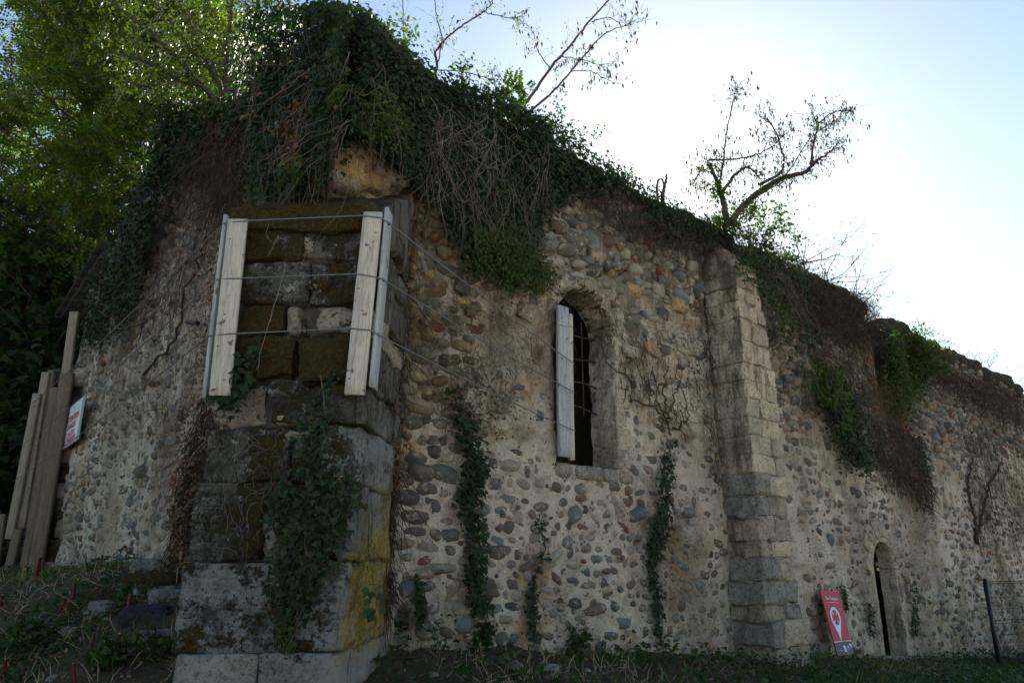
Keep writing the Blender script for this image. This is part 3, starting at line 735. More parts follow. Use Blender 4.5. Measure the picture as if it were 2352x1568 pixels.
# sloping weathering on top of it, of three rough slabs
for k in range(3):
    o1 = -.02-k*.22; block_on(PB, .02+.04*k, BW*(.72-.05*k), BTOP+.27*k, BTOP+.27*(k+1), -BPROJ-.1, o1, M_BLOCK['butt'], buttress, "capping_stone", r=.05, amp=.035)
q8 = [PB.p3(a, z, o) for a in (.05, BW-.05) for o in (-BPROJ, -.05) for z in (-.6, 6.3)]
V, Fc = hexa(q8); part("mortar_core", V, Fc, M_MORTAR, buttress)

# ---- added dark shell that blacks out the openings, and the overgrown roof slope
def prism(name, poly, z0, z1, mat): ...
c = np.array(C0); uL, uR = PL.u, PR.u
def pl3(l, r, z): p = c+uL*l+uR*r; return (p[0], p[1], z)
V = []; lr = [(0,7.35),(2.5,7.75),(5.6,8.9),(8.2,8.0),(10.9,7.25)]
for r in (.35, 27.4):
    for l, z in lr: V.append(pl3(l+(.35 if l == 0 else 0), r, z))
Fq = [(i, i+1, i+6, i+5) for i in range(4)]
structure("roof_slope", V, [np.array(Fq)], M_HUMUS)
sh = thing("dark_backing", "added dark masonry of the ruin seen through the barred window", "wall", loc=pl3(5, 8, 0))
V, Fc = hexa([pl3(l, r, z) for l in (1.6, 1.9) for r in (.5, 27.3) for z in (-1, 7.6)]); part("backing", V, Fc, M_BACKING, sh)
V, Fc = hexa([pl3(l, r, z) for l in (.3, 1.6) for r in (27.2, 27.4) for z in (-2, 7.4)]); part("end_backing", V, Fc, M_BACKING, sh)
V, Fc = hexa([pl3(l, r, z) for l in (1.0, 10.7) for r in (.38, .6) for z in (-.5, 7.5)]); part("gable_backing", V, Fc, M_BACKING, sh)

# ------------------------------------------------------------------ the diagonal corner pier in front
pier = thing("corner_pier", "massive diagonal stone pier in front, its upper blocks mossy, yellow lichen down its right side", "buttress", loc=(-1.97, 6.9, .6))
def rc(y): return 787+(1499-y)*.0885                    # right arris in the survey picture
PROWS = [(398,587,1503,1600,'pale',.07),(591,None,1503,1600,'pale',.06),
 (410,650,1293,1497,'grey',.045),(672,None,1293,1497,'grey',.04),
 (440,602,1108,1288,'dark',.005),(606,662,1110,1200,'dark',-.02),(606,662,1204,1288,'rub',-.03),(668,None,1108,1288,'dark',.0),
 (465,662,984,1104,'dark',.015),(668,727,984,1104,'dark',-.01),(731,None,976,1104,'grey',.015),
 (490,616,884,980,'rub',-.09),(622,None,886,968,'dark',.05),
 (532,680,772,868,'moss',.02),(684,None,770,880,'moss',.05),
 (546,655,700,767,'moss',.0),(712,None,702,764,'rub',-.13),
 (552,706,600,694,'dark',.01),(712,None,602,696,'dark',.0),
 (547,690,532,594,'moss',.0),(694,None,530,596,'dark',.0),
 (524,None,466,525,'moss',.085)]
for i, (x0, x1, y0, y1, m, off) in enumerate(PROWS):
    ym = (y0+y1)/2; y0 -= 1.5; y1 += 1.5
    if x1 is not None: x1 += 1
    x0 -= 1
    aL, zt = PP.at(x0, y0 if x0 > 600 else y0, off); aL, _ = PP.at(x0, ym, off); zb = PP.at(x0, y1, off)[1]
    xr = rc(ym) if x1 is None else x1
    aR, _ = PP.at(xr, ym, off)
    if x1 is None: zt = PP.at(xr, y0, off)[1]; zb = PP.at(xr, y1, off)[1]
    back = -1.75 if x1 is None else -.9
    if x0 < 560: back = -1.75
    if zt-zb < .05: continue
    ramp_ = None
    if i == len(PROWS)-1:                                # the cap: a sloped weathering that climbs back to the wall
        def ramp_(q, zb=zb, zt=zt):
            f = np.clip((-q[:,1]-.02)/1.55, 0, 1); k = (q[:,2]-zb)/(zt-zb); q = q.copy(); q[:,2] = zb+(zt-zb)*k+f*.95*np.clip(k,0,1); return q
    am = {'pale':.016,'grey':.028,'dark':.030,'moss':.058,'rub':.060}[m]
    block_on(PP, aL, aR+.0, zb, zt, back, off, M_BLOCK[m], pier, r=.018, amp=am, cell=.045, nmax=34, warp=ramp_, seed=i*13+3, freq=4.5, chip=.8)
# broken stones inside the hollow between the mossy courses
for x, y, rx, rz, m, o in [(762,728,.16,.12,'rub',-.05),(800,735,.12,.12,'rub',-.04),(672,735,.06,.14,'rub',-.04),(688,745,.05,.1,'dark',-.1),(705,560,.05,.09,'rub',-.02),(690,585,.06,.05,'grey',-.02),(735,655,.09,.07,'grey',.0),
        (665,960,.12,.04,'butt',.0),(660,895,.14,.07,'grey',.05),(560,880,.13,.03,'dark',-.02),(690,1000,.1,.03,'butt',.02),(795,1278,.09,.035,'moss',.05),(770,1095,.08,.035,'rub',.04)]:
    a, z = PP.at(x, y); q, Fq = block_local((rx, .16, rz), r=min(rx,rz)*.7, cell=.03, amp=.03, seed=int(x), nmax=9, freq=8)
    q = q+np.array([a, o-.12, z]); P3 = PP.p3(q[:,0], q[:,2], q[:,1]); 
    if PP.u[0]*PP.n[1]-PP.u[1]*PP.n[0] < 0: Fq = Fq[:, ::-1]
    part("rubble_stone", P3, [Fq], M_BLOCK[m], pier, True)
q8 = [PP.p3(a, z, o) for a in (-.56, .56) for o in (-1.7, -.13) for z in (.2, 4.75)]
V, Fc = hexa(q8); part("rubble_core", V, Fc, M_CORE, pier)

# the far corner pier, at the other end of the gable wall
fpier = thing("corner_pier", "far corner pier of squared stones, mostly hidden behind the leaning timbers on the left", "buttress", loc=(-9.5, 14.8, 1.3))
zz = .9; k = 0
fl = PD.at(84,900)[0]-.12
while zz < 5.15:
    hh = random.uniform(.30,.42); cut = random.uniform(-.1,.5)
    block_on(PD, -.35+random.uniform(-.03,.03), cut, zz, zz+hh-.012, -1.3, .02+random.uniform(-.02,.02), M_BLOCK['butt' if k % 2 else 'dark'], fpier, r=.03, cell=.09, amp=.02)
    block_on(PD, cut+.012, fl+.05*k*0, zz, zz+hh-.012, -1.3, .0+random.uniform(-.02,.02), M_BLOCK['dark'], fpier, r=.03, cell=.12, amp=.02)
    zz += hh; k += 1
# dark roof verge that overhangs beyond the gable
rf = thing("roof_verge", "dark sloping roof edge jutting past the left end of the gable wall, against the trees", "roof", loc=pl3(12, 1, 7))
M_ROOF = mat_plain("dark_slate", (.022,.019,.016), .9, bump=.03, var=.4)
for k in range(9):
    l0, l1 = 9.3+k*.46, 9.3+(k+1)*.46+.06; zt = lambda l: 7.95-(l-9.3)*.20
    V, Fc = hexa([pl3(l, r, zt(l)+dz-.015*k) for l in (l0, l1) for r in (-.25, 7) for dz in (-.05, .03)]); part("roof_slab", V, Fc, M_ROOF, rf)
V, Fc = hexa([pl3(l, r, (7.95-(l-9.3)*.20)+dz-.2) for l in (9.3, 13.3) for r in (-.18, 6.9) for dz in (-.12,.0)]); part("roof_board", V, Fc, M_ROOF, rf)

# ------------------------------------------------------------------ added unseen pale ground behind the camera, bouncing sun onto the walls
M_BOUNCE = mat_plain("pale_bounce", (.54,.50,.42), .95, bump=.03, var=.2, scale=20)
xs = np.linspace(-45, 70, 60); ys = np.linspace(-60, 1.5, 40); X, Y = np.meshgrid(xs, ys)
Y2 = Y + np.clip((X-4)*.35, -3, 7)*np.clip((Y+60)/60, 0, 1)
Z = ground_z(X, Y2)+.11
i = (np.arange(39)[:,None]*60+np.arange(59)[None,:])
structure("bounce_ground", np.stack([X,Y2,Z],-1).reshape(-1,3), [np.stack([i,i+1,i+61,i+60],-1).reshape(-1,4)], M_BOUNCE, True)

# ------------------------------------------------------------------ boards on the pier, at the window, and the leaning timbers
def board(name, corners, out0, thick, mat, label, group, bev=.004):
    """corners: 4 world points of the outer face (tl, tr, br, bl); out0: unit outward vector"""
    tl, tr, br, bl = [np.array(p, float) for p in corners]; n = np.array(out0, float)
    c = (tl+tr+br+bl)/4; up = unit((tl+tr)/2-(bl+br)/2); n = unit(n-up*(n@up)); side = np.cross(up, n)
    W = (np.linalg.norm(tr-tl)+np.linalg.norm(br-bl))/2; H = np.linalg.norm((tl+tr)/2-(bl+br)/2)
    me_r = random.Random(int(abs(c[0])*1000)); N = 14; V = []
    bow = me_r.uniform(-.006,.006)
    ring = [(-W/2+bev,0),(W/2-bev,0),(W/2,-bev),(W/2,-thick+bev),(W/2-bev,-thick),(-W/2+bev,-thick),(-W/2,-thick+bev),(-W/2,-bev)]
    for i in range(N+1):
        y = -H/2+H*i/N; b = bow*math.sin(math.pi*i/N)
        for (x, d) in ring: V.append((x+b+me_r.uniform(-.0012,.0012), y+(me_r.uniform(-.006,.006) if i in (0,N) else 0), d+b))
    F4 = [(i*8+j, i*8+(j+1)%8, (i+1)*8+(j+1)%8, (i+1)*8+j) for i in range(N) for j in range(8)]
    F8 = [tuple(range(7,-1,-1)), tuple(range(N*8, N*8+8))]
    me = build_mesh(name, V, [np.array(F4), np.array(F8)], mat)      # local: x side, y along, z outward
    root = thing(name, label, "board", group, loc=tuple(c))
    o = link("board_body", me, root); M = Matrix.Identity(4)
    for i, a in enumerate((side, up, n)):
        for j in range(3): M[j][i] = a[j]
    o.matrix_local = M
    nv = []
    for yy in (-.42,-.06,.38):                           # nail heads
        q, Fq = block_local((.007,.007,.003), r=.002, cell=.01, amp=0, nmax=2)
        p = q@np.stack([side, up, n]) + c+side*me_r.uniform(-.06,.06)+up*(yy*H)+n*.0015
        part("nail_head", p, [Fq], M_STEEL, root)
    return root, (c, side, up, n, W, H)
M_BOARD.node_tree.nodes["Mapping"].inputs["Scale"].default_value = (18,1,18)
for m_ in (M_BOARDG, M_TIMBER, M_TIMBERP): m_.node_tree.nodes["Mapping"].inputs["Scale"].default_value = (18,1,18)
def pier_pts(pts, off): return [PP.px3(x, y, off) for x, y in pts]
nP = (*PP.n, 0); nS = (*PS.n, 0); grpB = "boards that shield the pier from the cables"
OFB = .165
board("shield_board", pier_pts([(524,502),(567,503),(527,906),(478,908)], OFB), nP, .035, M_BOARD, "wide pale board on the left of the pier's mossy front, cables across it", grpB)
board("shield_board", pier_pts([(836,485),(876,490),(838,906),(789,904)], OFB), nP, .035, M_BOARD, "wide pale board on the right of the pier's mossy front, cables across it", grpB)
def sideboard(px_t, py_t, px_b, py_b, sgn, w0, w1, mat, lab):
    t = PP.px3(px_t, py_t, OFB-.045); b = PP.px3(px_b, py_b, OFB-.045); v = np.array([*PV, 0]); out = np.array([*PW, 0])*sgn
    c4 = [t+v*w0+out*.0, t+v*w1, b+v*w1, b+v*w0]
    if sgn > 0: c4 = [c4[0], c4[1], c4[2], c4[3]]
    board("shield_board", c4, out, .032, mat, lab, grpB)
sideboard(892, 476, 855, 886, 1, -.005, .20, M_BOARDG, "bluish grey board round the corner on the pier's right side face")
sideboard(514, 494, 464, 912, -1, -.01, .20, M_BOARDG, "thin board edge showing at the pier's far left, beside the wide pale board")
nR = (*PR.n, 0)
board("shield_board", [PR.px3(*p, .16) for p in [(1282,698),(1307,708),(1311,1048),(1287,1049)]], nR, .05, M_BOARDG, "grey weathered board beside the barred window, in front of its left jamb", "boards at the barred window")
board("shield_board", [PR.px3(*p, .12) for p in [(1305,719),(1316,722),(1321,1056),(1309,1055)]], nR, .04, M_BOARD, "narrow yellowish board tucked behind the grey one at the barred window", "boards at the barred window")

nD = (*PD.n, 0)
TIM = [  # tl, tr, br, bl in the survey picture, offset, material, label
 ((75,903),(91,903),(28,1236),(8,1238),.30,'P',"shortest pale timber, outermost on the left of the leaning timbers"),
 ((95,856),(112,852),(55,1212),(36,1214),.22,'P',"pale timber, second from the left edge of the timber row"),
 ((111,850),(124,849),(75,1205),(58,1206),.16,'T',"slim timber with a nail near its top, third from the left of the row"),
 ((117,890),(133,889),(58,1330),(38,1332),.24,'T',"dark brown timber with a low top, beside the widest timber"),
 ((160,716),(178,714),(150,930),(128,934),.10,'P',"tallest timber, its pale top rising high above the others"),
 ((140,856),(165,857),(92,1328),(56,1330),.26,'T',"widest timber of the row, brown, right against the squared stones"),
 ((-4,1180),(10,1180),(-12,1345),(-28,1345),.34,'T',"low brown timber at the far left edge, foot in the weeds"),
 ((30,1214),(48,1213),(22,1333),(2,1335),.33,'T',"stub timber below the two pale ones, standing in the weeds"),
]
for tl, tr, br, bl, off, m, lab in TIM:
    board("timber", [PD.px3(*p, off) for p in (tl,tr,br,bl)], nD, .09, M_TIMBERP if m == 'P' else M_TIMBER, lab, "upright timbers round the far corner pier", bev=.008)

# ------------------------------------------------------------------ three steel cables strung round the pier
def px_on(pl, p, off): return pl.px3(p[0], p[1], off)
cabl = [
 ("topmost steel cable strung round the pier's boards, from the timbers to the window board", [(515,512),(567,507),(835,495),(876,500)], (894,513), (1318,834), [(340,690),(168,858),(75,925)]),
 ("middle steel cable strung round the pier's boards, from the timbers to the window board", [(498,641),(548,639),(822,629),(862,636)], (880,642), (1320,901), [(418,714),(193,908),(50,1022)]),
 ("lowest steel cable strung round the pier's boards, from the timbers to the window board", [(481,770),(540,766),(808,754),(850,758)], (868,768), (1321,989), [(400,828),(291,910),(30,1105)]),
]
for lab, fr, cr, end, lf in cabl:
    pts = []
    last = px_on(PD, lf[2], .36); first = px_on(PP, fr[0], OFB-.05)
    for t in np.linspace(0, 1, 16)[:-1]:                 # from the far timbers to the pier, with its own slight sag
        pts.append(last*(1-t)+first*t-np.array([0,0,.10*4*t*(1-t)*.5]))
    pts += [px_on(PP, (fr[0][0]+2, fr[0][1]), OFB-.01), px_on(PP, fr[1], OFB+.008), px_on(PP, ((fr[1][0]+fr[2][0])/2, (fr[1][1]+fr[2][1])/2), OFB+.004), px_on(PP, fr[2], OFB+.008), px_on(PP, fr[3], OFB+.006)]
    s0 = px_on(PP, cr, OFB-.06); e0 = px_on(PR, end, .17)
    for t in np.linspace(0, 1, 14): pts.append(s0*(1-t)+e0*t-np.array([0,0,.05*4*t*(1-t)*.5]))
    cb = thing("steel_cable", lab, "cable", "steel cables round the pier", loc=tuple(pts[18]))
    V, Fc = tubes([(pts, .0065)], 6); part("strand", V, Fc, M_STEEL, cb, True)
    q, Fq = block_local((.014,.02,.012), r=.004, cell=.01, amp=0, nmax=3); part("clamp", q+s0, [Fq], M_STEEL, cb, True)

# ------------------------------------------------------------------ signs
M_WHITE = mat_plain("white_panel", (.62,.66,.70), .45, var=.06); M_RED = mat_plain("red_print", (.36,.012,.03), .5, var=.08)
M_REDL = mat_plain("red_letters", (.42,.02,.05), .5); M_NAVY = mat_plain("navy_print", (.012,.014,.035), .45, var=.1); M_GREYL = mat_plain("grey_letters", (.10,.12,.14), .6)
M_PALEB = mat_plain("pale_blue_print", (.60,.66,.80), .5, var=.05); M_EDGE = mat_plain("sign_edge", (.38,.42,.40), .6)
class SignFrame:
    def __init__(s, tl, tr, br, bl, n):
        s.tl, s.tr, s.br, s.bl = [np.array(x, float) for x in (tl,tr,br,bl)]
        s.n = unit(np.cross(s.tr-s.bl, s.tl-s.br)); 
        if s.n@np.array(n) < 0: s.n = -s.n
    def p(s, u, v, o=0): return (s.tl*(1-u)+s.tr*u)*(1-v)+(s.bl*(1-u)+s.br*u)*v + s.n*o      # u right, v down
def flat(name, fr, uv, o0, o1, mat, parent):
    """extrude a polygon given in sign coordinates"""
    n = len(uv); V = [fr.p(u, v, o1) for u, v in uv]+[fr.p(u, v, o0) for u, v in uv]
    me = bpy.data.meshes.new(name); V = np.array(V); c = V.mean(0)
    area = sum(uv[i][0]*uv[(i+1)%n][1]-uv[(i+1)%n][0]*uv[i][1] for i in range(n))
    f = list(range(n)); 
    me.from_pydata((V-c).tolist(), [], [f if area < 0 else f[::-1], [x+n for x in (f[::-1] if area < 0 else f)]]+[[i,(i+1)%n,(i+1)%n+n,i+n] for i in range(n)])
    me.materials.append(mat); o = link(name, me, parent, tuple(c-np.array(parent.location))); return o
def lettering(txt, fr, u0, u1, v0, v1, o, mat, parent, bold=0.0, name="lettering"):
    cu = bpy.data.curves.new(name, 'FONT'); cu.body = txt; cu.size = 1; cu.extrude = 0.0; cu.offset = bold; cu.resolution_u = 3
    tmp = bpy.data.objects.new("tmp", cu); COL.objects.link(tmp); dg = bpy.context.evaluated_depsgraph_get(); dg.update()
    me = bpy.data.meshes.new_from_object(tmp.evaluated_get(dg)); bpy.data.objects.remove(tmp)
    co = np.array([v.co[:] for v in me.vertices]); mn, mx = co.min(0), co.max(0)
    u = u0+(co[:,0]-mn[0])/(mx[0]-mn[0])*(u1-u0); v = v1-(co[:,1]-mn[1])/(mx[1]-mn[1])*(v1-v0)
    P = np.array([fr.p(a, b, o) for a, b in zip(u, v)]); c = P.mean(0)
    me.vertices.foreach_set("co", (P-c).astype(np.float32).ravel()); me.update(); me.materials.clear(); me.materials.append(mat)
    o_ = link(name, me, parent, tuple(c-np.array(parent.location))); return o_
nL = (*PL.n, 0)
fr = SignFrame(*[PL.px3(*p, .16) for p in [(157,938),(192,908),(175,1010),(140,1034)]], nL)
sg = thing("warning_sign", "white panel hung on the gable wall reading ATTENTION DANGER CHUTES DE PIERRES in red", "sign", loc=tuple(fr.p(.5,.5)))
flat("panel", fr, [(0,0),(1,0),(1,1),(0,1)], -.03, 0, M_WHITE, sg)
flat("edge_strip", fr, [(0,.012),(1,.012),(1,.024),(0,.024)], .0, .002, M_GREYL, sg); flat("edge_strip", fr, [(0,.975),(1,.975),(1,.987),(0,.987)], .0, .002, M_GREYL, sg)
flat("side_edge", fr, [(1.0,0.02),(1.05,.03),(1.05,.99),(1.0,.99)], -.03, .004, M_EDGE, sg)
for u in (.16,.80): flat("hanger", fr, [(u-.015,-.02),(u+.02,-.02),(u+.02,.04),(u-.015,.04)], .002, .006, M_NAVY, sg)
flat("emblem", fr, [(.47,.10),(.50,.08),(.52,.11),(.49,.13),(.50,.16),(.45,.17),(.47,.13)], 0, .003, M_GREYL, sg)
lettering("~ - ~ --- - ~~", fr, .22,.84,.185,.205,.003,M_GREYL, sg)
lettering("ATTENTION", fr, .12,.88,.28,.44,.004,M_REDL, sg,.02); lettering("DANGER", fr, .24,.76,.47,.62,.004,M_REDL, sg,.02)
lettering("CHUTES", fr, .24,.76,.67,.80,.004,M_REDL, sg,.02); lettering("DE PIERRES", fr, .10,.90,.82,.95,.004,M_REDL, sg,.02)

tlr = PR.px3(1883,1354,.10); trr = PR.px3(1928,1358,.10); brr = PR.px3(1961,1500,.42); blr = PR.px3(1924,1506,.42)
fr = SignFrame(tlr, trr, brr, blr, (*PR.n, .3))
sg = thing("site_sign", "red panel reading Site Templier, white map pin with a cross, leaning on the wall", "sign", loc=tuple(fr.p(.5,.5)))
flat("panel", fr, [(0,0),(1,0),(1,.80),(0,.80)], -.02, 0, M_RED, sg)
flat("lower_panel", fr, [(0,.80),(1,.80),(1,1),(0,1)], -.02, 0, M_NAVY, sg)
flat("white_rule", fr, [(0,.792),(.56,.792),(.56,.803),(0,.803)], 0, .003, M_PALEB, sg); flat("white_rule", fr, [(.68,.792),(1,.792),(1,.803),(.68,.803)], 0, .003, M_PALEB, sg)
lettering("Site Templier", fr, .17,.80,.10,.165,.004,M_PALEB, sg,.012)
lettering("COMMANDERIE DES TEMPLIERS", fr, .17,.80,.185,.198,.004,M_PALEB, sg)
pin = []
cx, cy, rx, ry = .44, .43, .26, .165
for t in np.linspace(math.radians(205), math.radians(-25), 22): pin.append((cx+rx*math.cos(t), cy-ry*math.sin(t)))
pin += [(cx+.07,.68),(cx,.79),(cx-.07,.68)]
flat("map_pin", fr, pin, 0, .004, M_PALEB, sg)
for k in range(4):                                       # cross pattee: four flaring arms
    c0, s0 = math.cos(k*math.pi/2), math.sin(k*math.pi/2)
    arm = [(.012,.035),(.07,.055),(.155,.12),(.175,.06),(.18,0),(.175,-.06),(.155,-.12),(.07,-.055),(.012,-.035)]
    uv = [(cx+(x*c0-y*s0)*1.0, cy-.0+(x*s0+y*c0)*.66) for x, y in arm]; flat("cross_arm", fr, uv, .004, .007, M_RED, sg)
flat("small_emblem", fr, [(.46,.87),(.54,.855),(.60,.875),(.58,.91),(.62,.96),(.50,.955),(.49,.92)], 0, .003, M_PALEB, sg)
flat("small_emblem", fr, [(.82,.85),(.90,.84),(.96,.87),(.95,.90),(.90,.92),(.91,.88),(.86,.88)], 0, .003, M_PALEB, sg)
for v in (.875,.895,.915): flat("small_print", fr, [(.68,v),(.80,v),(.80,v+.008),(.68,v+.008)], 0, .003, M_PALEB, sg)
lettering("----", fr, .18,.38,.925,.932,.003,M_PALEB, sg)

# ------------------------------------------------------------------ mesh fence panel at the far right
M_FENCE = mat_plain("anthracite_paint", (.018,.021,.026), .45, .3, var=.2)
f0, ftz = PR.at(2262, 1332, .9); base = PR.p3(f0, 0, .9)
gz = float(ground_z(base[0], base[1])); ft = ftz
fence = thing("mesh_fence", "dark grey welded mesh fence panel with a thick end post by the far wall", "fence", loc=(base[0], base[1], gz))
fu = np.array([.86,.51]); fu /= np.linalg.norm(fu)
fp = lambda s, z, o=0: np.array([base[0]+fu[0]*s+fu[1]*o, base[1]+fu[1]*s-fu[0]*o, z])
V, Fc = hexa([fp(s, z, o) for s in (-.035,.035) for o in (-.035,.035) for z in (gz-.3, ft+.02)]); part("post", V, Fc, M_FENCE, fence)
V, Fc = hexa([fp(s, z, o) for s in (-.04,.04) for o in (-.04,.04) for z in (ft+.02, ft+.035)]); part("post_cap", V, Fc, M_FENCE, fence)
V, Fc = hexa([fp(2.5+s, z, o) for s in (-.035,.035) for o in (-.035,.035) for z in (gz-.6, ft+.02)]); part("post", V, Fc, M_FENCE, fence)
H = ft-gz
zl = [.03,.07,.36,.60,.83,.89,1.12,1.36,1.62,1.68]
for f in zl:
    z = ft-f*(H/1.75); V, Fc = tubes([([fp(.0, z, .0), fp(2.5, z, .0)], .007)], 5); part("cross_wire", V, Fc, M_FENCE, fence)
ww = [([fp(.06+.055*i, ft-.01, .006), fp(.06+.055*i, gz-.25, .006)], .0052) for i in range(44)]
V, Fc = tubes(ww, 4); part("upright_wires", V, Fc, M_FENCE, fence, stuff=True)

# ------------------------------------------------------------------ vegetation tools
def in_poly(P, poly):
    x, y = P[:,0], P[:,1]; c = np.zeros(len(P), bool); n = len(poly)
    for i in range(n):
        x0, y0 = poly[i]; x1, y1 = poly[(i+1)%n]
        c ^= ((y0 > y) != (y1 > y)) & (x < (x1-x0)*(y-y0)/(y1-y0+1e-9)+x0)
    return c
def poly_pts(poly, n, rng=R_):
    poly = np.array(poly, float); lo, hi = poly.min(0), poly.max(0); out = np.zeros((0,2))
    while len(out) < n:
        q = rng.uniform(lo, hi, (n*2, 2)); out = np.r_[out, q[in_poly(q, poly)]]
    return out[:n]
def wall_hit(px, offs, pl=None):
    """points on the building's walls (left or right of its corner), standing off by offs"""
    out = np.zeros((len(px), 3)); nr = np.zeros((len(px), 3))
    for i, ((x, y), o) in enumerate(zip(px, offs)):
        p = pl
        if p is None:
            p = PR
            if PR.at(x, y, o)[0] < 0: p = PL
        a, z = p.at(x, y, o); out[i] = p.p3(a, z, o); nr[i] = (*p.n, 0)
    return out, nr
def rv(n, s=1.0, rng=R_): return rng.normal(0, s, (n, 3))
def clad(parent, name, poly, n, mat, size, tm=IVY, pl=None, thick=(.02,.18), ragged=.15, nscale=1.6, droop=1.0, seed=0, out_w=.35):
    px = poly_pts(poly, n); offs = R_.uniform(thick[0], thick[1], len(px)); sp = np.array(poly, float).ptp(0).min() if hasattr(np.ndarray,'ptp') else np.ptp(np.array(poly, float), axis=0).min()
    px = px+np.clip(R_.standard_t(3, px.shape), -2.2, 2.2)*min(14, sp*.11)
    P, N = wall_hit(px, offs, pl)
    f = fbm(P*nscale, 3, 80+seed); keep = f > -1.0+ragged*2*1.0
    edge = f*(.10)
    P, N = P[keep], N[keep]; P = P+rv(len(P), .02); m = len(P)
    bulge = np.clip(fbm(P*1.1, 2, 90+seed), -.3, 1)[:,None]*thick[1]*.7; P = P+N*bulge
    D = np.array([0,0,-1.])*droop+N*out_w+rv(m, .45); NN = N+np.array([0,0,.5])+rv(m, .45)
    V, Fc = leaves(P, D, NN, size*R_.uniform(.5,1.25, m), tm); return part(name, V, Fc, mat, parent, stuff=True)
def strand_path(p, d, L, n=8, wob=.06, rng=R_, gravity=0.0):
    pts = [np.array(p, float)]; d = unit(np.array(d, float)); 
    for i in range(n): d = unit(d+rng.normal(0, wob*3, 3)+np.array([0,0,-gravity])); pts.append(pts[-1]+d*L/n)
    return np.array(pts)
def hang_vines(parent, name, poly, n, mat, L=(.3,1.2), r=(.003,.007), pl=None, off=(.03,.15), side=.4, gravity=.25, flatten=True, up=False):
    px = poly_pts(poly, n); offs = R_.uniform(*off, len(px)); P, N = wall_hit(px, offs, pl); paths = []
    for p, nn in zip(P, N):
        d = np.array([0,0,1. if up else -1.])+nn*R_.uniform(-.05,.25)+R_.normal(0, side, 3); l = R_.uniform(*L)
        q = strand_path(p, d, l, 7, .12, R_, gravity if not up else -gravity)
        if flatten:                                      # keep to the wall
            dd = ((q-p)@nn)[:,None]; q = q-nn*np.clip(dd, None, 0)
        paths.append((q, np.linspace(R_.uniform(*r), .0012, 8)))
    V, Fc = tubes(paths, 3); return part(name, V, Fc, mat, parent, stuff=True)
def vine_trunk(parent, name, pxs, mat, r0, r1, pl=None, off=.05, jit=.02):
    P, _ = wall_hit(pxs, [off]*len(pxs), pl); q = smooth_path(P, 6*len(pxs), jit)
    V, Fc = tubes([(q, np.linspace(r0, r1, len(q)))], 6); return part(name, V, Fc, mat, parent, True)
def fork(p, d, L, r, lev, paths, tips, rng, spread=.7, up=.15, nkids=(2,4), n=6, wob=.09, shrink=.68):
    q = strand_path(p, d, L, n, wob, rng, -up); paths.append((q, np.linspace(r, r*.45, n+1)))
    if lev == 0: tips.append(q); return
    for k in range(rng.integers(*nkids)+1):
        i = rng.integers(2, n+1); dd = unit(q[i]-q[i-1]); d2 = unit(dd+rng.normal(0, spread, 3))
        fork(q[i], d2, L*shrink*rng.uniform(.6,1.15), r*(.62-.05*lev)*(.9), lev-1, paths, tips, rng, spread, up, nkids, n, wob, shrink)
def tip_leaves(tips, per, size, tm, rng, spread=.06, droop=.3):
    P, D = [], []
    for q in tips:
        for k in range(per):
            i = rng.uniform(0, len(q)-1.01); j = int(i); p = q[j]*(1-i+j)+q[j+1]*(i-j)
            dd = unit(q[j+1]-q[j]); P.append(p+rng.normal(0, spread, 3)); D.append(dd*.6+rng.normal(0, .7, 3)+np.array([0,0,-droop]))
    P, D = np.array(P), np.array(D); N = np.array([0,0,1.])+rv(len(P), .55)
    return leaves(P, D, N, size*rng.uniform(.6,1.2,len(P)), tm)
def bush(label, base, dirs, L, r, lev, leaf_mat, per, size, tm, seed, name="bush", cat="bush", group=None, wood=M_BARK, spread=.7, up=.15, lspread=.06, nk=(2,4), droop=.3, wob=.09, shrink=.68):
    rng = np.random.default_rng(seed); root = thing(name, label, cat, group, loc=tuple(base)); paths, tips = [], []
    for d in dirs: fork(np.array(base)+rng.normal(0,.04,3), d, L*rng.uniform(.75,1.2), r, lev, paths, tips, rng, spread, up, nk, wob=wob, shrink=shrink)
    V, Fc = tubes(paths[:1] if False else paths, 4); part("branches", V, Fc, wood, root, True, True)
    if leaf_mat is not None and per:
        V, Fc = tip_leaves(tips, per, size, tm, rng, lspread, droop); part("foliage", V, Fc, leaf_mat, root, stuff=True)
    return root
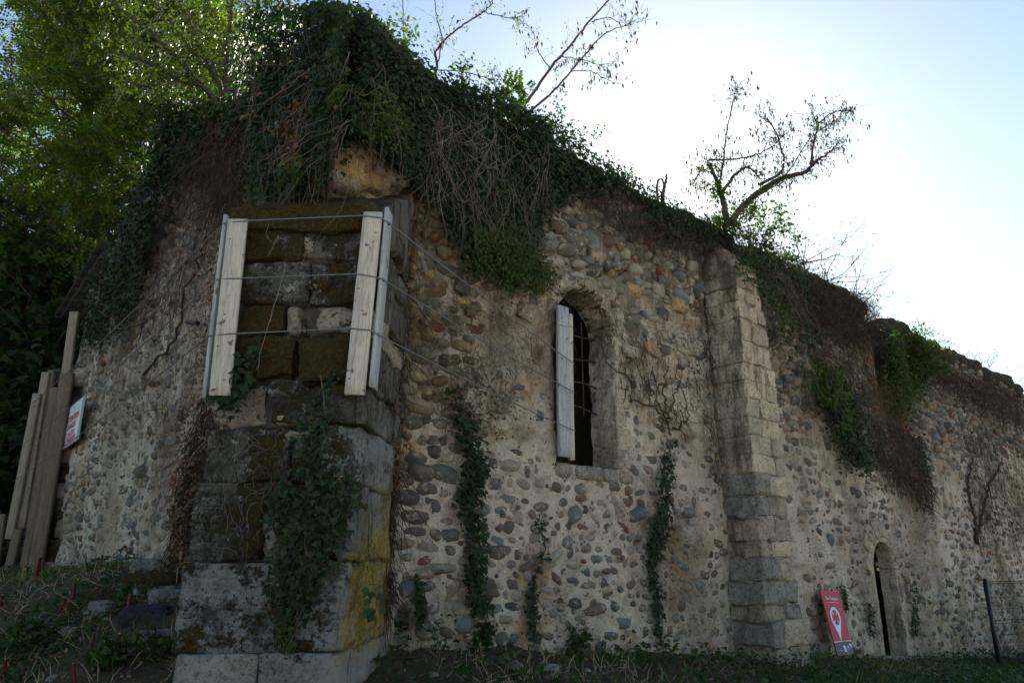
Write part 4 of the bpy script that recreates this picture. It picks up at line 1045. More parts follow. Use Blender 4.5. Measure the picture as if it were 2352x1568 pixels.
def limb_tree(label, branches, T, leaf_mat, per, size, tm, seed, name="tree", cat="tree", twigL=.35, twigs=5, pods=0, spreadT=.25, tr=.006, wood=M_BARK, lspread=.03, droop=.5):
    """branches: (survey polyline, radius at foot, radius at tip, distance change along it); each is a limb at its own distance T"""
    rng = np.random.default_rng(seed); paths, tw, tips = [], [], []
    for k, (pl_, r0, r1, dT) in enumerate(branches):
        n = len(pl_); P = [at_depth(x, y, T+dT*i/(n-1)) for i, (x, y) in enumerate(pl_)]
        q = smooth_path(P, 5*n, .006, rng); paths.append((q, np.linspace(r0, r1, len(q))))
        for j in range(int(twigs*n)):
            i = rng.integers(len(q)//5, len(q)); dd = unit(q[min(i+1,len(q)-1)]-q[i-1]); d = unit(dd*.9+rng.normal(0,.65,3)+np.array([0,0,.1]))
            t = strand_path(q[i], d, twigL*rng.uniform(.4,1.3), 6, .10, rng, 0); tw.append((t, np.linspace(tr, tr*.35, 7))); tips.append(t)
            if rng.random() < .6:
                t2 = strand_path(t[3], unit(d+rng.normal(0,.6,3)), twigL*.5*rng.uniform(.4,1.2), 5, .1, rng, 0); tw.append((t2, np.linspace(tr*.6, tr*.3, 6))); tips.append(t2)
    root = thing(name, label, cat, loc=tuple(paths[0][0][0]))
    V, Fc = tubes(paths[:1], 7); part("trunk", V, Fc, wood, root, True)
    for q in paths[1:]: V, Fc = tubes([q], 6); part("limb", V, Fc, wood, root, True)
    V, Fc = tubes(tw, 3); part("twigs", V, Fc, wood, root, True, True)
    if per: V, Fc = tip_leaves(tips, per, size, tm, rng, lspread, droop); part("foliage", V, Fc, leaf_mat, root, stuff=True)
    if pods:
        P = np.array([tips[rng.integers(len(tips))][-2]+rng.normal(0,.03,3) for _ in range(pods)]); D = np.array([0,0,-1.])+rv(pods,.2); N = rv(pods, 1)
        V, Fc = leaves(P, D, N, .11*rng.uniform(.6,1.2,pods), (SIMPLE[0]*np.array([.45,1,1]), SIMPLE[1])); part("seed_pods", V, Fc, M_PODS, root, stuff=True)
    return root

# ------------------------------------------------------------------ overgrown wall heads
def heap(name, label, pts, seed, mat=M_HUMUS, cat="earth heap"):
    """earth and root mass lying on the wall head: pts rows of x, y, z, rx, ry, rz"""
    q, Fq = block_local((1,1,1), r=.98, cell=.09, amp=.10, seed=seed, nmax=20, freq=2.2); root = thing(name, label, cat, loc=tuple(pts[0][:3]))
    for i, (x, y, z, rx, ry, rz) in enumerate(pts):
        v = q*np.array([rx, ry, rz]); a = math.atan2(PR.u[1], PR.u[0]) if i >= 0 and x > -1.9 else math.atan2(PL.u[1], PL.u[0])
        v = np.stack([v[:,0]*math.cos(a)-v[:,1]*math.sin(a), v[:,0]*math.sin(a)+v[:,1]*math.cos(a), v[:,2]], -1)
        v += (fbm(v*3+i*7, 3, seed)*.06)[:,None]*unit(v); part("earth_mound", v+np.array([x,y,z]), [Fq], mat, root, True)
    return root
hp = []
for l, h, rr in ((.5,7.45,.6),(1.5,7.75,.7),(2.4,7.9,.65),(3.4,7.9,.6)): p = PL.p3(l, h, -.65); hp.append((*p, .9, .6, rr*.75))
heap("earth_heap", "dark heap of earth and roots over the corner of the ruin, above the pier", hp, 3)
hp = []
for a in np.arange(.4, 14.0, .95): p = PR.p3(a, float(top_R(a))-.02, -.42); hp.append((*p, .75, .42, .22+.05*math.sin(a*2)))
heap("earth_bank", "long dark earth bank along the head of the right walls", hp, 4)
hp = []
for a in np.arange(16.2, 27, 1.1): p = PR.p3(a, float(top_R(a))+.05, -.42); hp.append((*p, .85, .45, .34))
heap("earth_bank", "low earth bank on the far wall head, beyond the brick-edged opening", hp, 5)
hp = []
for a in np.arange(3.9, 9.6, .9): p = PL.p3(a, float(top_L(a))+.0, -.4); hp.append((*p, .7, .4, .2))
heap("earth_bank", "earth bank along the sloping head of the gable wall", hp, 6)

# ------------------------------------------------------------------ ivy and creepers
G_ = "climbing plants on the ruin"
iv = thing("ivy_mantle", "thick dark ivy mantle over the corner above the mossy pier", "ivy", loc=tuple(PR.px3(760, 300, .1)))
clad(iv, "foliage", [(548,130),(560,60),(640,32),(740,16),(830,30),(880,72),(940,105),(1000,185),(990,260),(960,330),(930,390),(890,350),(850,300),(800,320),(760,380),(735,420),(620,425),(565,420),(552,260)], 30000, M_IVY, .058, thick=(.02,.45), ragged=-.1, seed=1)
clad(iv, "light_foliage", [(760,215),(860,210),(930,250),(960,300),(900,330),(790,300)], 2600, M_CREEP, .055, thick=(.3,.5), ragged=.3, seed=2)
clad(iv, "light_foliage", [(560,410),(700,405),(760,380),(740,430),(620,445),(560,440)], 600, M_CREEP, .07, thick=(.2,.5), ragged=.2, seed=3)
hang_vines(iv, "hanging_stems", [(560,100),(740,60),(900,120),(930,380),(740,390),(560,400)], 150, M_VINE, off=(.35,.55), L=(.3,1.3))
px = poly_pts([(560,70),(640,35),(740,20),(830,35),(900,90),(850,110),(740,70),(640,80),(570,120)], 4000); 
P, N = wall_hit(px, R_.uniform(-.9,.2,len(px))); P[:,2] += R_.uniform(0,.12,len(P))
V, Fc = leaves(P, rv(len(P),.6)+np.array([0,0,.4]), rv(len(P),1), .058*R_.uniform(.6,1.2,len(P)), IVY); part("crest_foliage", V, Fc, M_IVY, iv, stuff=True)
dv = thing("dead_creeper", "reddish brown hanging creeper strands in the ivy above the pier", "creeper", loc=tuple(PR.px3(700, 300, .4)))
M_RUST = mat_leaf("withered_leaf", [(.13,.06,.03),(.19,.10,.04),(.09,.045,.025)], trans=(.1,.1,.04), tf=.2)
clad(dv, "withered_leaves", [(700,180),(735,190),(720,260),(690,330),(668,400),(640,400),(655,300)], 500, M_RUST, .06, thick=(.45,.6), ragged=.1, seed=5)
hang_vines(dv, "strands", [(700,180),(735,190),(720,260),(690,330),(655,380),(655,300)], 60, M_VINE, off=(.45,.6), L=(.3,.9))
dv = thing("dead_creeper", "mat of red brown dead stems on the gable, below the leafy fan of stems", "creeper", loc=tuple(PL.px3(520, 380, .1)))
hang_vines(dv, "strands", [(440,265),(560,265),(562,470),(520,490),(470,430),(430,350)], 700, M_VINED, pl=PL, off=(.03,.3), L=(.3,1.1), side=.25)
clad(dv, "withered_leaves", [(440,265),(560,265),(560,400),(480,400)], 500, M_RUST, .05, pl=PL, thick=(.05,.25), ragged=.3, seed=6)
iv = thing("ivy_curtain", "ivy curtain hanging down the wall head between the pier and the barred window", "ivy", loc=tuple(PR.px3(1120, 380, .1)))
clad(iv, "foliage", [(930,110),(1000,185),(1100,203),(1210,268),(1300,300),(1365,380),(1430,415),(1400,440),(1310,425),(1260,470),(1235,520),(1190,600),(1120,590),(1070,540),(1030,470),(960,420),(930,370),(960,300)], 32000, M_IVY, .058, pl=PR, thick=(.02,.28), ragged=.02, seed=7)
clad(iv, "light_foliage", [(1130,390),(1230,400),(1220,540),(1120,540)], 700, M_CREEP, .06, pl=PR, thick=(.2,.3), ragged=.4, seed=8)
hang_vines(iv, "hanging_stems", [(950,190),(1100,240),(1290,330),(1240,480),(1040,480),(950,400)], 150, M_VINE, pl=PR, off=(.2,.4), L=(.4,1.6), side=.3)
hang_vines(iv, "pale_stems", [(980,220),(1150,270),(1160,420),(1000,420)], 45, M_VINEP, pl=PR, off=(.28,.42), L=(.4,1.3), r=(.002,.005), side=.5, gravity=.1)
iv = thing("hanging_bush", "rounded green bush hanging on the wall up and left of the barred window", "bush", loc=tuple(PR.px3(1170, 580, .1)))
clad(iv, "foliage", [(1075,560),(1140,535),(1210,545),(1262,600),(1282,640),(1215,655),(1150,640),(1085,600)], 4500, M_CREEP, .052, SIMPLE, pl=PR, thick=(.05,.55), ragged=-.1, seed=9)
clad(iv, "inner_foliage", [(1075,560),(1140,535),(1210,545),(1255,600),(1262,640),(1215,652),(1150,635),(1085,600)], 2200, M_IVY, .055, SIMPLE, pl=PR, thick=(.0,.3), ragged=-.3, seed=9)
hang_vines(iv, "stems", [(1075,560),(1210,545),(1270,640),(1150,640)], 60, M_VINE, pl=PR, off=(.05,.3), L=(.15,.4))
iv = thing("wall_fringe", "fringe of ivy and dry grass along the wall head above the buttress's left side", "creeper", loc=tuple(PR.px3(1500, 470, .1)))
clad(iv, "foliage", [(1360,380),(1450,430),(1560,490),(1660,515),(1700,545),(1640,560),(1540,540),(1450,490),(1390,450)], 5000, M_IVY, .05, pl=PR, thick=(.0,.25), ragged=.25, seed=10)
hang_vines(iv, "dry_stems", [(1330,400),(1450,430),(1560,488),(1690,520),(1700,600),(1560,560),(1400,500)], 520, M_VINED, pl=PR, off=(.03,.25), L=(.25,.8), side=.35)
hang_vines(iv, "pale_stems", [(1400,430),(1560,500),(1600,560),(1430,500)], 70, M_VINE, pl=PR, off=(.1,.25), L=(.2,.7))
PBp = PB
iv = thing("ivy_strand", "ivy falling over the right edge of the buttress top", "ivy", loc=tuple(PB.px3(1790, 620, .1)))
clad(iv, "foliage", [(1700,545),(1760,545),(1830,600),(1860,660),(1850,820),(1830,830),(1800,720),(1755,640),(1718,620)], 2600, M_IVY, .07, pl=PB, thick=(-.15,.16), ragged=.25, seed=11)
clad(iv, "light_foliage", [(1705,560),(1725,640),(1760,660),(1790,720),(1840,790),(1845,720),(1780,620)], 450, M_CREEP, .07, pl=PB, thick=(.03,.2), ragged=.2, seed=12)
hang_vines(iv, "stems", [(1705,545),(1800,570),(1850,660),(1840,800),(1780,660)], 150, M_VINE, pl=PB, off=(.0,.18), L=(.3,1.0))
iv = thing("bramble_thatch", "dark dry bramble thatch overhanging the wall head right of the buttress", "creeper", loc=tuple(PR.px3(1920, 680, .1)))
hang_vines(iv, "stems", [(1800,590),(1900,645),(1990,685),(2015,720),(2005,790),(1960,770),(1880,740),(1840,700)], 1500, M_VINED, pl=PR, off=(.02,.6), L=(.25,.9), side=.8, gravity=.12, flatten=False)
hang_vines(iv, "trailing_stems", [(1840,680),(2000,760),(2010,900),(1920,860),(1850,800)], 300, M_VINED, pl=PR, off=(.02,.2), L=(.4,1.4), side=.3)
clad(iv, "foliage", [(1800,590),(1900,650),(2000,700),(1990,760),(1860,720)], 900, M_IVY, .06, pl=PR, thick=(.1,.5), ragged=.3, seed=13)
iv = thing("creeper_column", "green creeper climbing between the buttress and the brick-edged opening", "creeper", loc=tuple(PR.px3(1950, 960, .1)))
clad(iv, "foliage", [(1895,875),(1925,870),(1960,910),(1990,960),(2010,1050),(1975,1075),(1945,1060),(1935,990),(1905,930)], 4200, M_IVY, .065, pl=PR, thick=(.03,.3), ragged=.05, seed=14)
clad(iv, "light_foliage", [(1880,870),(1925,870),(1950,920),(1985,1000),(1950,1010),(1900,930)], 500, M_CREEP, .085, pl=PR, thick=(.1,.4), ragged=.1, seed=15)
clad(iv, "fronds", [(1850,830),(1920,860),(1950,920),(1870,900)], 60, M_CREEP, .28, FROND7, pl=PR, thick=(.1,.5), ragged=.0, seed=16)
iv = thing("dead_creeper", "brown mat of dead creeper slanting down the wall to the upper right of the doorway", "creeper", loc=tuple(PR.px3(2080, 1100, .1)))
hang_vines(iv, "stems", [(2010,950),(2100,990),(2135,1080),(2145,1150),(2125,1170),(2090,1130),(2040,1085),(2010,1030)], 620, M_VINED, pl=PR, off=(.02,.2), L=(.2,.75), side=.75, gravity=.12, r=(.004,.014))
hang_vines(iv, "pale_stems", [(1960,1000),(2100,1000),(2130,1150),(2040,1110)], 200, M_VINE, pl=PR, off=(.05,.2), L=(.3,.9), side=.6, r=(.003,.009))
clad(iv, "foliage", [(2095,1000),(2125,1000),(2130,1080),(2105,1080)], 200, M_IVY, .08, pl=PR, thick=(.1,.3), ragged=.1, seed=17)
iv = thing("dead_creeper", "brown creeper web below the brick-edged opening", "creeper", loc=tuple(PR.px3(2060, 980, .1)))
hang_vines(iv, "stems", [(1960,880),(2020,880),(2090,1000),(2110,1060),(2030,1060),(1975,960)], 420, M_VINE, pl=PR, off=(.02,.15), L=(.3,1.0), side=.6, gravity=.1)
for k, pxs in enumerate([[(2245,1250),(2240,1200),(2228,1150),(2222,1100),(2235,1050)],[(2242,1240),(2255,1180),(2270,1120),(2300,1060)]]):
    iv = thing("vine_trunk", ["dark twisted vine trunk climbing to the right, furthest along the wall","dark vine trunk forking up steeply, furthest along the wall"][k], "vine", loc=tuple(PR.px3(*pxs[0], .05)))
    vine_trunk(iv, "stem", pxs, M_VINED, .05, .02, PR, .07); hang_vines(iv, "twigs", [(p[0]-14, p[1]) for p in pxs]+[(p[0]+16, p[1]) for p in pxs[::-1]], 90, M_VINED, pl=PR, off=(.03,.2), L=(.2,.7), side=.5)
iv = thing("dead_creeper", "grey brown creeper twigs over the far right wall, above the mesh fence", "creeper", loc=tuple(PR.px3(2300, 1100, .1)))
hang_vines(iv, "stems", [(2200,950),(2352,1000),(2352,1250),(2260,1200),(2230,1080)], 500, M_VINED, pl=PR, off=(.02,.2), L=(.3,1.2), side=.5)
# gable wall ivy
iv = thing("ivy_fall", "dark ivy falling down the upper left edge of the gable wall", "ivy", loc=tuple(PL.px3(300, 560, .1)))
clad(iv, "foliage", [(545,245),(440,250),(400,280),(360,400),(300,480),(285,520),(240,620),(205,720),(190,785),(240,770),(290,690),(330,570),(380,480),(410,380),(440,320),(540,285)], 15000, M_IVY, .072, pl=PL, thick=(.0,.35), ragged=.3, seed=20)
clad(iv, "edge_foliage", [(400,265),(430,250),(545,240),(540,262),(430,275)], 900, M_CREEP, .09, pl=PL, thick=(-.2,.2), ragged=.1, seed=21)
hang_vines(iv, "stems", [(440,280),(560,280),(480,480),(400,700),(240,780),(330,560)], 180, M_VINED, pl=PL, off=(.02,.2), L=(.4,1.6), side=.3)
iv = thing("dead_creeper", "thin dry creeper stems spread over the gable wall beside the pier", "creeper", loc=tuple(PL.px3(430, 700, .05)))
hang_vines(iv, "stems", [(420,480),(510,480),(480,760),(440,1000),(400,1230),(430,1290),(300,800),(380,600)], 260, M_VINED, pl=PL, off=(.005,.08), L=(.2,.8), side=.6, r=(.002,.005), gravity=.1)
vine_trunk(iv, "main_stem", [(330,860),(400,770),(440,640),(470,560),(480,480)], M_VINED, .022, .012, PL, .06, .03)
vine_trunk(iv, "main_stem", [(430,740),(455,742)], M_VINED, .03, .03, PL, .15, .0)
clad(iv, "withered_leaves", [(470,490),(520,480),(470,900),(440,1050),(400,1250),(390,1200),(430,950)], 900, M_RUST, .05, pl=PL, thick=(.02,.25), ragged=.15, seed=22)
clad(iv, "foliage", [(432,1000),(446,1010),(430,1180),(400,1240),(405,1180)], 300, M_IVY, .06, pl=PL, thick=(.02,.2), ragged=.1, seed=23)

# ivy on the pier's own face
iv = thing("pier_ivy", "dense green ivy patch growing up the middle of the pier's face", "ivy", loc=tuple(PP.px3(700, 1390, .1)))
clad(iv, "foliage", [(722,925),(748,985),(742,1075),(800,1105),(808,1150),(780,1215),(745,1260),(752,1290),(722,1330),(715,1385),(680,1400),(650,1405),(640,1300),(646,1250),(632,1150),(655,1110),(700,1110),(702,1030),(724,980)], 1900, M_IVY, .055, pl=PP, thick=(.08,.17), ragged=.12, nscale=3, seed=24)
clad(iv, "lower_foliage", [(640,1400),(665,1400),(670,1490),(640,1480)], 160, M_CREEP, .05, pl=PP, thick=(.05,.12), ragged=.1, nscale=3, seed=25)
hang_vines(iv, "stems", [(650,1100),(780,1100),(740,1400),(650,1400)], 60, M_VINE, pl=PP, off=(.03,.12), L=(.2,.6), r=(.002,.005))
iv = thing("pier_ivy", "small ivy sprig hanging under the wide left board on the pier", "ivy", loc=tuple(PP.px3(520, 910, .1)))
clad(iv, "foliage", [(500,905),(560,850),(575,790),(590,790),(580,860),(545,915),(520,940)], 200, M_IVY, .07, pl=PP, thick=(.03,.12), ragged=.0, nscale=3, seed=26)
iv = thing("pier_ivy", "thin line of ivy leaves beside the wide right board on the pier", "ivy", loc=tuple(PP.px3(735, 900, .1)))
clad(iv, "foliage", [(728,930),(745,880),(765,840),(772,845),(755,890),(740,935)], 90, M_IVY, .045, pl=PP, thick=(.05,.1), ragged=.0, nscale=3, seed=27)
iv = thing("root_web", "web of thin pale creeper stems over the pier's upper left blocks", "creeper", loc=tuple(PP.px3(560, 1060, .1)))
hang_vines(iv, "stems", [(470,980),(640,990),(640,1100),(600,1280),(450,1260)], 60, M_VINEP, pl=PP, off=(.04,.06), L=(.12,.4), r=(.0012,.0024), side=.5)
V, Fc = tubes([(smooth_path([PP.px3(x, y, .10) for x, y in [(655,600),(648,640),(630,700),(618,740),(600,800),(590,850)]], 24, .004), .0028), (smooth_path([PP.px3(x, y, .12) for x, y in [(618,510),(612,540),(632,560),(640,540),(615,590)]], 20, .003), .002),
   (smooth_path([PP.px3(x, y, .09) for x, y in [(735,860),(742,900),(748,960)]], 12, .004), .0022)], 4); part("long_stems", V, Fc, M_VINEP, iv, True, True)
iv = thing("dead_creeper", "band of dark shaggy dead creeper where the pier's right side meets the window wall", "creeper", loc=tuple(PR.px3(905, 900, .05)))
hang_vines(iv, "stems", [(938,440),(956,440),(928,800),(912,1100),(898,1400),(884,1400),(890,1100),(905,800)], 420, M_VINED, pl=PR, off=(.0,.10), L=(.25,.9), side=.12, r=(.003,.008))
clad(iv, "withered_leaves", [(938,470),(952,470),(925,800),(908,1100),(895,1350),(886,1350),(895,1100),(910,800)], 420, M_RUST, .05, pl=PR, thick=(.03,.14), ragged=.1, seed=91)
iv = thing("dead_creeper", "rust brown dead creeper hanging where the gable wall meets the pier's left side", "creeper", loc=tuple(PL.px3(445, 1100, .05)))
hang_vines(iv, "stems", [(478,860),(520,860),(470,1290),(385,1290),(400,1200),(440,1020)], 620, M_VINED, pl=PL, off=(.0,.25), L=(.25,.8), side=.15, r=(.003,.008))
clad(iv, "withered_leaves", [(470,900),(500,900),(450,1290),(385,1290),(400,1200),(440,1020)], 1100, M_RUST, .05, pl=PL, thick=(.03,.3), ragged=.1, seed=92)
# strands on the window wall
def strand(label, line, width, n, mat, size, seed, pl=PR, thick=(.02,.12)):
    iv = thing("ivy_strand", label, "ivy", "narrow ivy strands climbing the window wall", loc=tuple(pl.px3(*line[-1], .05)))
    L = np.array(line, float); W = np.array(width, float)*.62; n = int(n*.72); poly = [tuple(p) for p in np.c_[L[:,0]-W/2, L[:,1]]]+[tuple(p) for p in np.c_[L[:,0]+W/2, L[:,1]][::-1]]
    clad(iv, "foliage", poly, n, mat, size, pl=pl, thick=thick, ragged=.1, nscale=2.6, seed=seed)
    vine_trunk(iv, "stem", line[::-1], M_VINED, .012, .005, pl, .03); hang_vines(iv, "side_stems", poly, max(26, n//8), M_VINED, pl=pl, off=(.01,.07), L=(.15,.7), side=.6, r=(.002,.005)); return iv
strand("long ivy strand climbing the wall midway between pier and barred window", [(1045,890),(1065,960),(1090,1060),(1080,1160),(1100,1260),(1095,1340),(1110,1410)], [14,34,44,34,30,34,26], 1150, M_IVY, .07, 30)
strand("ivy strand with a thick clump low between barred window and buttress", [(1530,1000),(1525,1100),(1520,1180),(1515,1240),(1500,1300),(1515,1400),(1518,1480)], [8,30,40,62,20,22,10], 900, M_IVY, .07, 31)
strand("sparse ivy strand below the barred window, low on the wall", [(1235,1190),(1250,1260),(1230,1320),(1225,1390),(1230,1470)], [8,12,8,26,20], 260, M_IVY, .055, 32)
strand("short ivy strand near the wall foot close to the pier", [(965,1330),(972,1380),(970,1430)], [14,20,16], 160, M_IVY, .055, 33)
strand("thin ivy strand on the left of the arched doorway", [(1985,1370),(1995,1400),(2000,1460)], [8,14,12], 130, M_IVY, .06, 34)
strand("thin ivy strand on the right of the arched doorway", [(2090,1330),(2098,1400),(2105,1460)], [10,20,18], 220, M_IVY, .06, 35)
strand("small dark ivy tuft just above the red sign", [(1932,1340),(1940,1370),(1945,1400)], [8,18,14], 120, M_IVY, .055, 36)
rt = thing("root_web", "dark dead creeper roots clinging to the wall right of the barred window", "creeper", loc=tuple(PR.px3(1530, 980, .03)))
for pxs in [[(1540,1000),(1530,960),(1510,920),(1490,880)],[(1530,970),(1500,940),(1450,915),(1430,890),(1420,850)],[(1535,960),(1555,900),(1550,840)],[(1530,950),(1525,880),(1535,820)],[(1545,985),(1580,960),(1570,900)]]:
    vine_trunk(rt, "root", pxs, M_VINED, .017, .005, PR, .02, .025)
hang_vines(rt, "rootlets", [(1425,740),(1600,760),(1610,920),(1560,990),(1430,900)], 170, M_VINED, pl=PR, off=(.005,.03), L=(.15,.6), r=(.003,.009), side=.5, gravity=.05)
rt = thing("root_web", "tangle of dry creeper stems on the wall below the hanging bush", "creeper", loc=tuple(PR.px3(1150, 720, .03)))
hang_vines(rt, "rootlets", [(1100,650),(1300,660),(1290,760),(1200,860),(1120,1000),(960,940),(950,640)], 360, M_VINE, pl=PR, off=(.005,.05), L=(.2,.9), r=(.002,.006), side=.6, gravity=.05)
hang_vines(rt, "pale_rootlets", [(960,600),(1100,650),(1240,800),(1100,960),(960,900)], 110, M_VINEP, pl=PR, off=(.01,.06), L=(.2,.9), r=(.002,.004), side=.6, gravity=.05)
clad(rt, "withered_leaves", [(1050,830),(1160,870),(1200,940),(1130,1000),(1060,960)], 260, M_RUST, .045, pl=PR, thick=(.01,.08), ragged=.3, seed=37)
rt = thing("root_web", "dry rootlets round the head of the barred window", "creeper", loc=tuple(PR.px3(1400, 760, .03)))
for pxs in [[(1378,745),(1385,800),(1400,840),(1440,860),(1450,880)],[(1375,700),(1390,760),(1400,790)]]: vine_trunk(rt, "root", pxs, M_VINED, .013, .005, PR, .04, .015)
hang_vines(rt, "rootlets", [(1310,660),(1420,680),(1500,800),(1500,900),(1430,860),(1400,760)], 80, M_VINED, pl=PR, off=(.005,.04), L=(.15,.5), r=(.002,.006), side=.5)
rt = thing("root_web", "dark creeper remains on the wall up by the buttress's left face", "creeper", loc=tuple(PR.px3(1620, 900, .03)))
hang_vines(rt, "rootlets", [(1590,640),(1680,640),(1690,1100),(1640,1100),(1600,900)], 170, M_VINED, pl=PR, off=(.005,.05), L=(.2,.7), r=(.003,.008), side=.4)

# ------------------------------------------------------------------ trees and shrubs on the wall head
limb_tree("small crooked tree with dangling seed pods on the wall head above the buttress", [
   ([(1672,520),(1662,470),(1655,440),(1640,400),(1630,375)], .065,.022,.1),
   ([(1680,515),(1700,480),(1760,430),(1810,405),(1850,395),(1875,370),(1905,350),(1925,330)], .072,.008,.3),
   ([(1655,450),(1690,400),(1720,385),(1745,410)], .035,.01,.2),
   ([(1745,425),(1790,400),(1800,370),(1780,300),(1760,270)], .03,.006,-.2),
   ([(1862,378),(1868,330),(1876,290),(1864,258)], .025,.006,.1),
   ([(1876,290),(1905,262),(1935,255)], .014,.005,.2),
   ([(1640,400),(1625,370),(1660,368),(1720,360),(1770,340),(1800,310)], .02,.006,-.2),
   ([(1650,440),(1660,380),(1670,300),(1685,230),(1690,200)], .02,.005,.2),
   ([(1640,400),(1610,390),(1595,420)], .012,.004,.1),
   ([(1700,480),(1740,450),(1800,410),(1860,320),(1930,270)], .016,.005,-.2)], 11.8, M_CREEP, 3, .045, SIMPLE, 41, twigL=.5, twigs=9, pods=800, tr=.005)
bush("leafy ivy bush wrapped round the foot of the crooked tree", at_depth(1690, 525, 11.9), [(-.5,0,1),(.3,0,1),(.8,0,.8),(-.9,0,.7)], .5, .012, 2, M_CREEP, 16, .065, SIMPLE, 42, up=.05)
bush("green leafy bush leaning right, below the crooked tree", at_depth(1745, 570, 12.3), [(.9,0,.7),(1,0,.5),(.7,0,.9),(1,0,.3)], .62, .012, 2, M_CREEP, 14, .075, SIMPLE, 43, up=.03)
limb_tree("bare leaning sapling with two long stems, rising from the wall head left of the sun", [
   ([(1192,258),(1225,215),(1270,150),(1310,105),(1350,55),(1385,15),(1410,-15)], .028,.012,.3),
   ([(1200,268),(1240,238),(1275,205),(1310,165),(1345,125),(1380,85),(1410,68),(1445,58)], .022,.005,.2),
   ([(1262,155),(1235,115),(1225,70)], .010,.003,.1),([(1290,130),(1330,135),(1380,148),(1420,140)], .008,.003,.1),
   ([(1310,165),(1350,162),(1380,175),(1410,192)], .008,.003,.1),([(1360,50),(1400,40),(1430,60),(1450,50)], .008,.003,-.1)], 9.9, M_TREE, 1, .055, SIMPLE, 44, name="sapling", cat="sapling", twigL=.42, twigs=4, pods=200, tr=.0035)
limb_tree("thin locust sapling arching over the wall head near the top edge", [
   ([(990,190),(1005,150),(1000,125),(1015,100),(1040,75),(1075,50),(1110,28),(1130,5),(1128,-20)], .022,.008,.2),
   ([(1008,140),(1015,90),(1003,40),(998,-10)], .012,.006,.1),
   ([(1110,28),(1150,38),(1190,45),(1215,60)], .008,.003,.2),
   ([(1000,160),(1060,165),(1120,180),(1140,185),(1150,170)], .008,.003,.2),
   ([(945,130),(930,90),(925,30),(925,-20)], .012,.006,.1)], 8.9, M_TREE, 2, .05, SIMPLE, 45, name="sapling", cat="sapling", twigL=.33, twigs=4, pods=60, tr=.003)
# leafy fan of stems over the gable
limb_tree("fan of leafy stems springing from the wall head left of the ivy mantle", [
   ([(512,262),(490,225),(440,170),(390,120),(350,75),(300,40),(250,0)], .055,.018,.6),
   ([(518,260),(505,200),(480,140),(450,80),(420,10),(410,-30)], .05,.018,.3),
   ([(522,258),(520,190),(522,120),(530,40),(535,-20)], .06,.025,.2),
   ([(526,258),(545,200),(560,140),(600,70),(640,10),(660,-20)], .045,.015,.4),
   ([(520,255),(530,170),(570,90),(590,20),(600,-20)], .04,.015,-.3),
   ([(505,250),(470,200),(420,190),(360,150),(300,130),(240,120)], .035,.008,-.2),
   ([(515,250),(500,180),(450,130),(400,60),(350,0)], .04,.012,.5),
   ([(440,170),(400,180),(340,200),(300,190)], .02,.006,-.1)], 10.3, M_FAN, 9, .062, SIMPLE, 46, twigL=.8, twigs=11, tr=.005, lspread=.07, droop=.4)
for k, (x, y, T, dx, L, lab) in enumerate([(1840,610,12.9,.5,.9,"arching bare bramble tuft above the buttress's right side"),(1900,650,13.6,.7,.9,"spiky bare shrub behind the buttress, on the wall head"),(1960,685,14.6,.6,1.0,"wiry bare shrub just left of the step in the wall head")]):
    bush(lab, at_depth(x, y, T), [(dx*1.3,0,.5),(dx,0,.9),(dx*.4,0,1),(-.2,0,1),(1.2,.2,.7),(dx*1.6,0,.35)], L, .009, 2, M_CREEP if k == 0 else None, 1, .05, SIMPLE, 50+k, wood=M_VINED, up=-.02, spread=.45, nk=(2,4), wob=.05)
bush("single long bare bramble arching right over the sky", at_depth(1985, 690, 14.8), [(.85,0,.55)], 1.4, .008, 1, None, 0, .05, SIMPLE, 55, wood=M_VINED, up=-.02, spread=.35, wob=.03)
bush("round green bush growing above the brick-edged opening", PR.px3(2085, 880, .05), [(-.5,0,1),(0,0,1),(.5,0,1),(.8,0,.6),(-.7,-.1,.6),(0,-.3,.8)], .72, .014, 2, M_CREEP, 26, .09, SIMPLE, 56, up=.05)
iv = thing("creeper", "green creeper hanging into the brick-edged opening", "creeper", loc=tuple(PR.px3(2070, 840, .05)))
clad(iv, "foliage", [(2040,770),(2120,750),(2160,800),(2140,860),(2100,880),(2095,960),(2060,950),(2050,850)], 5000, M_CREEP, .065, pl=PR, thick=(.0,.35), ragged=.05, seed=57)
clad(iv, "dark_foliage", [(2040,800),(2120,790),(2140,860),(2095,900),(2055,880)], 2800, M_IVY, .065, pl=PR, thick=(.0,.25), ragged=.0, seed=58)
for k, (x, y, T, lab) in enumerate([(2190,850,20.8,"bare twiggy shrub on the far wall head, right of the green bush"),(2250,865,22.5,"bare twiggy shrub in the middle of the far wall head"),(2310,890,24.0,"upright bare shrub near the far end of the wall head")]):
    bush(lab, at_depth(x, y+12, T), [(-.6,0,1),(0,0,1),(.6,0,1),(.9,0,.7),(-.9,0,.7),(.2,0,1)], .62+.1*k, .013, 3, M_RUST, 1, .05, SIMPLE, 60+k, wood=M_VINED, spread=.55)
for k, (xa, xb, ya, yb, lab) in enumerate([(2100,2352,800,930,"dry bramble thatch along the far wall head, past the round green bush")]):
    iv = thing("bramble_thatch", lab, "creeper", loc=tuple(PR.px3(2230, 880, .1)))
    hang_vines(iv, "stems", [(2140,800),(2180,850),(2250,860),(2352,905),(2352,990),(2280,950),(2200,900),(2150,870)], 1400, M_VINED, pl=PR, off=(.0,.5), L=(.3,.9), side=.9, gravity=.08, flatten=False)
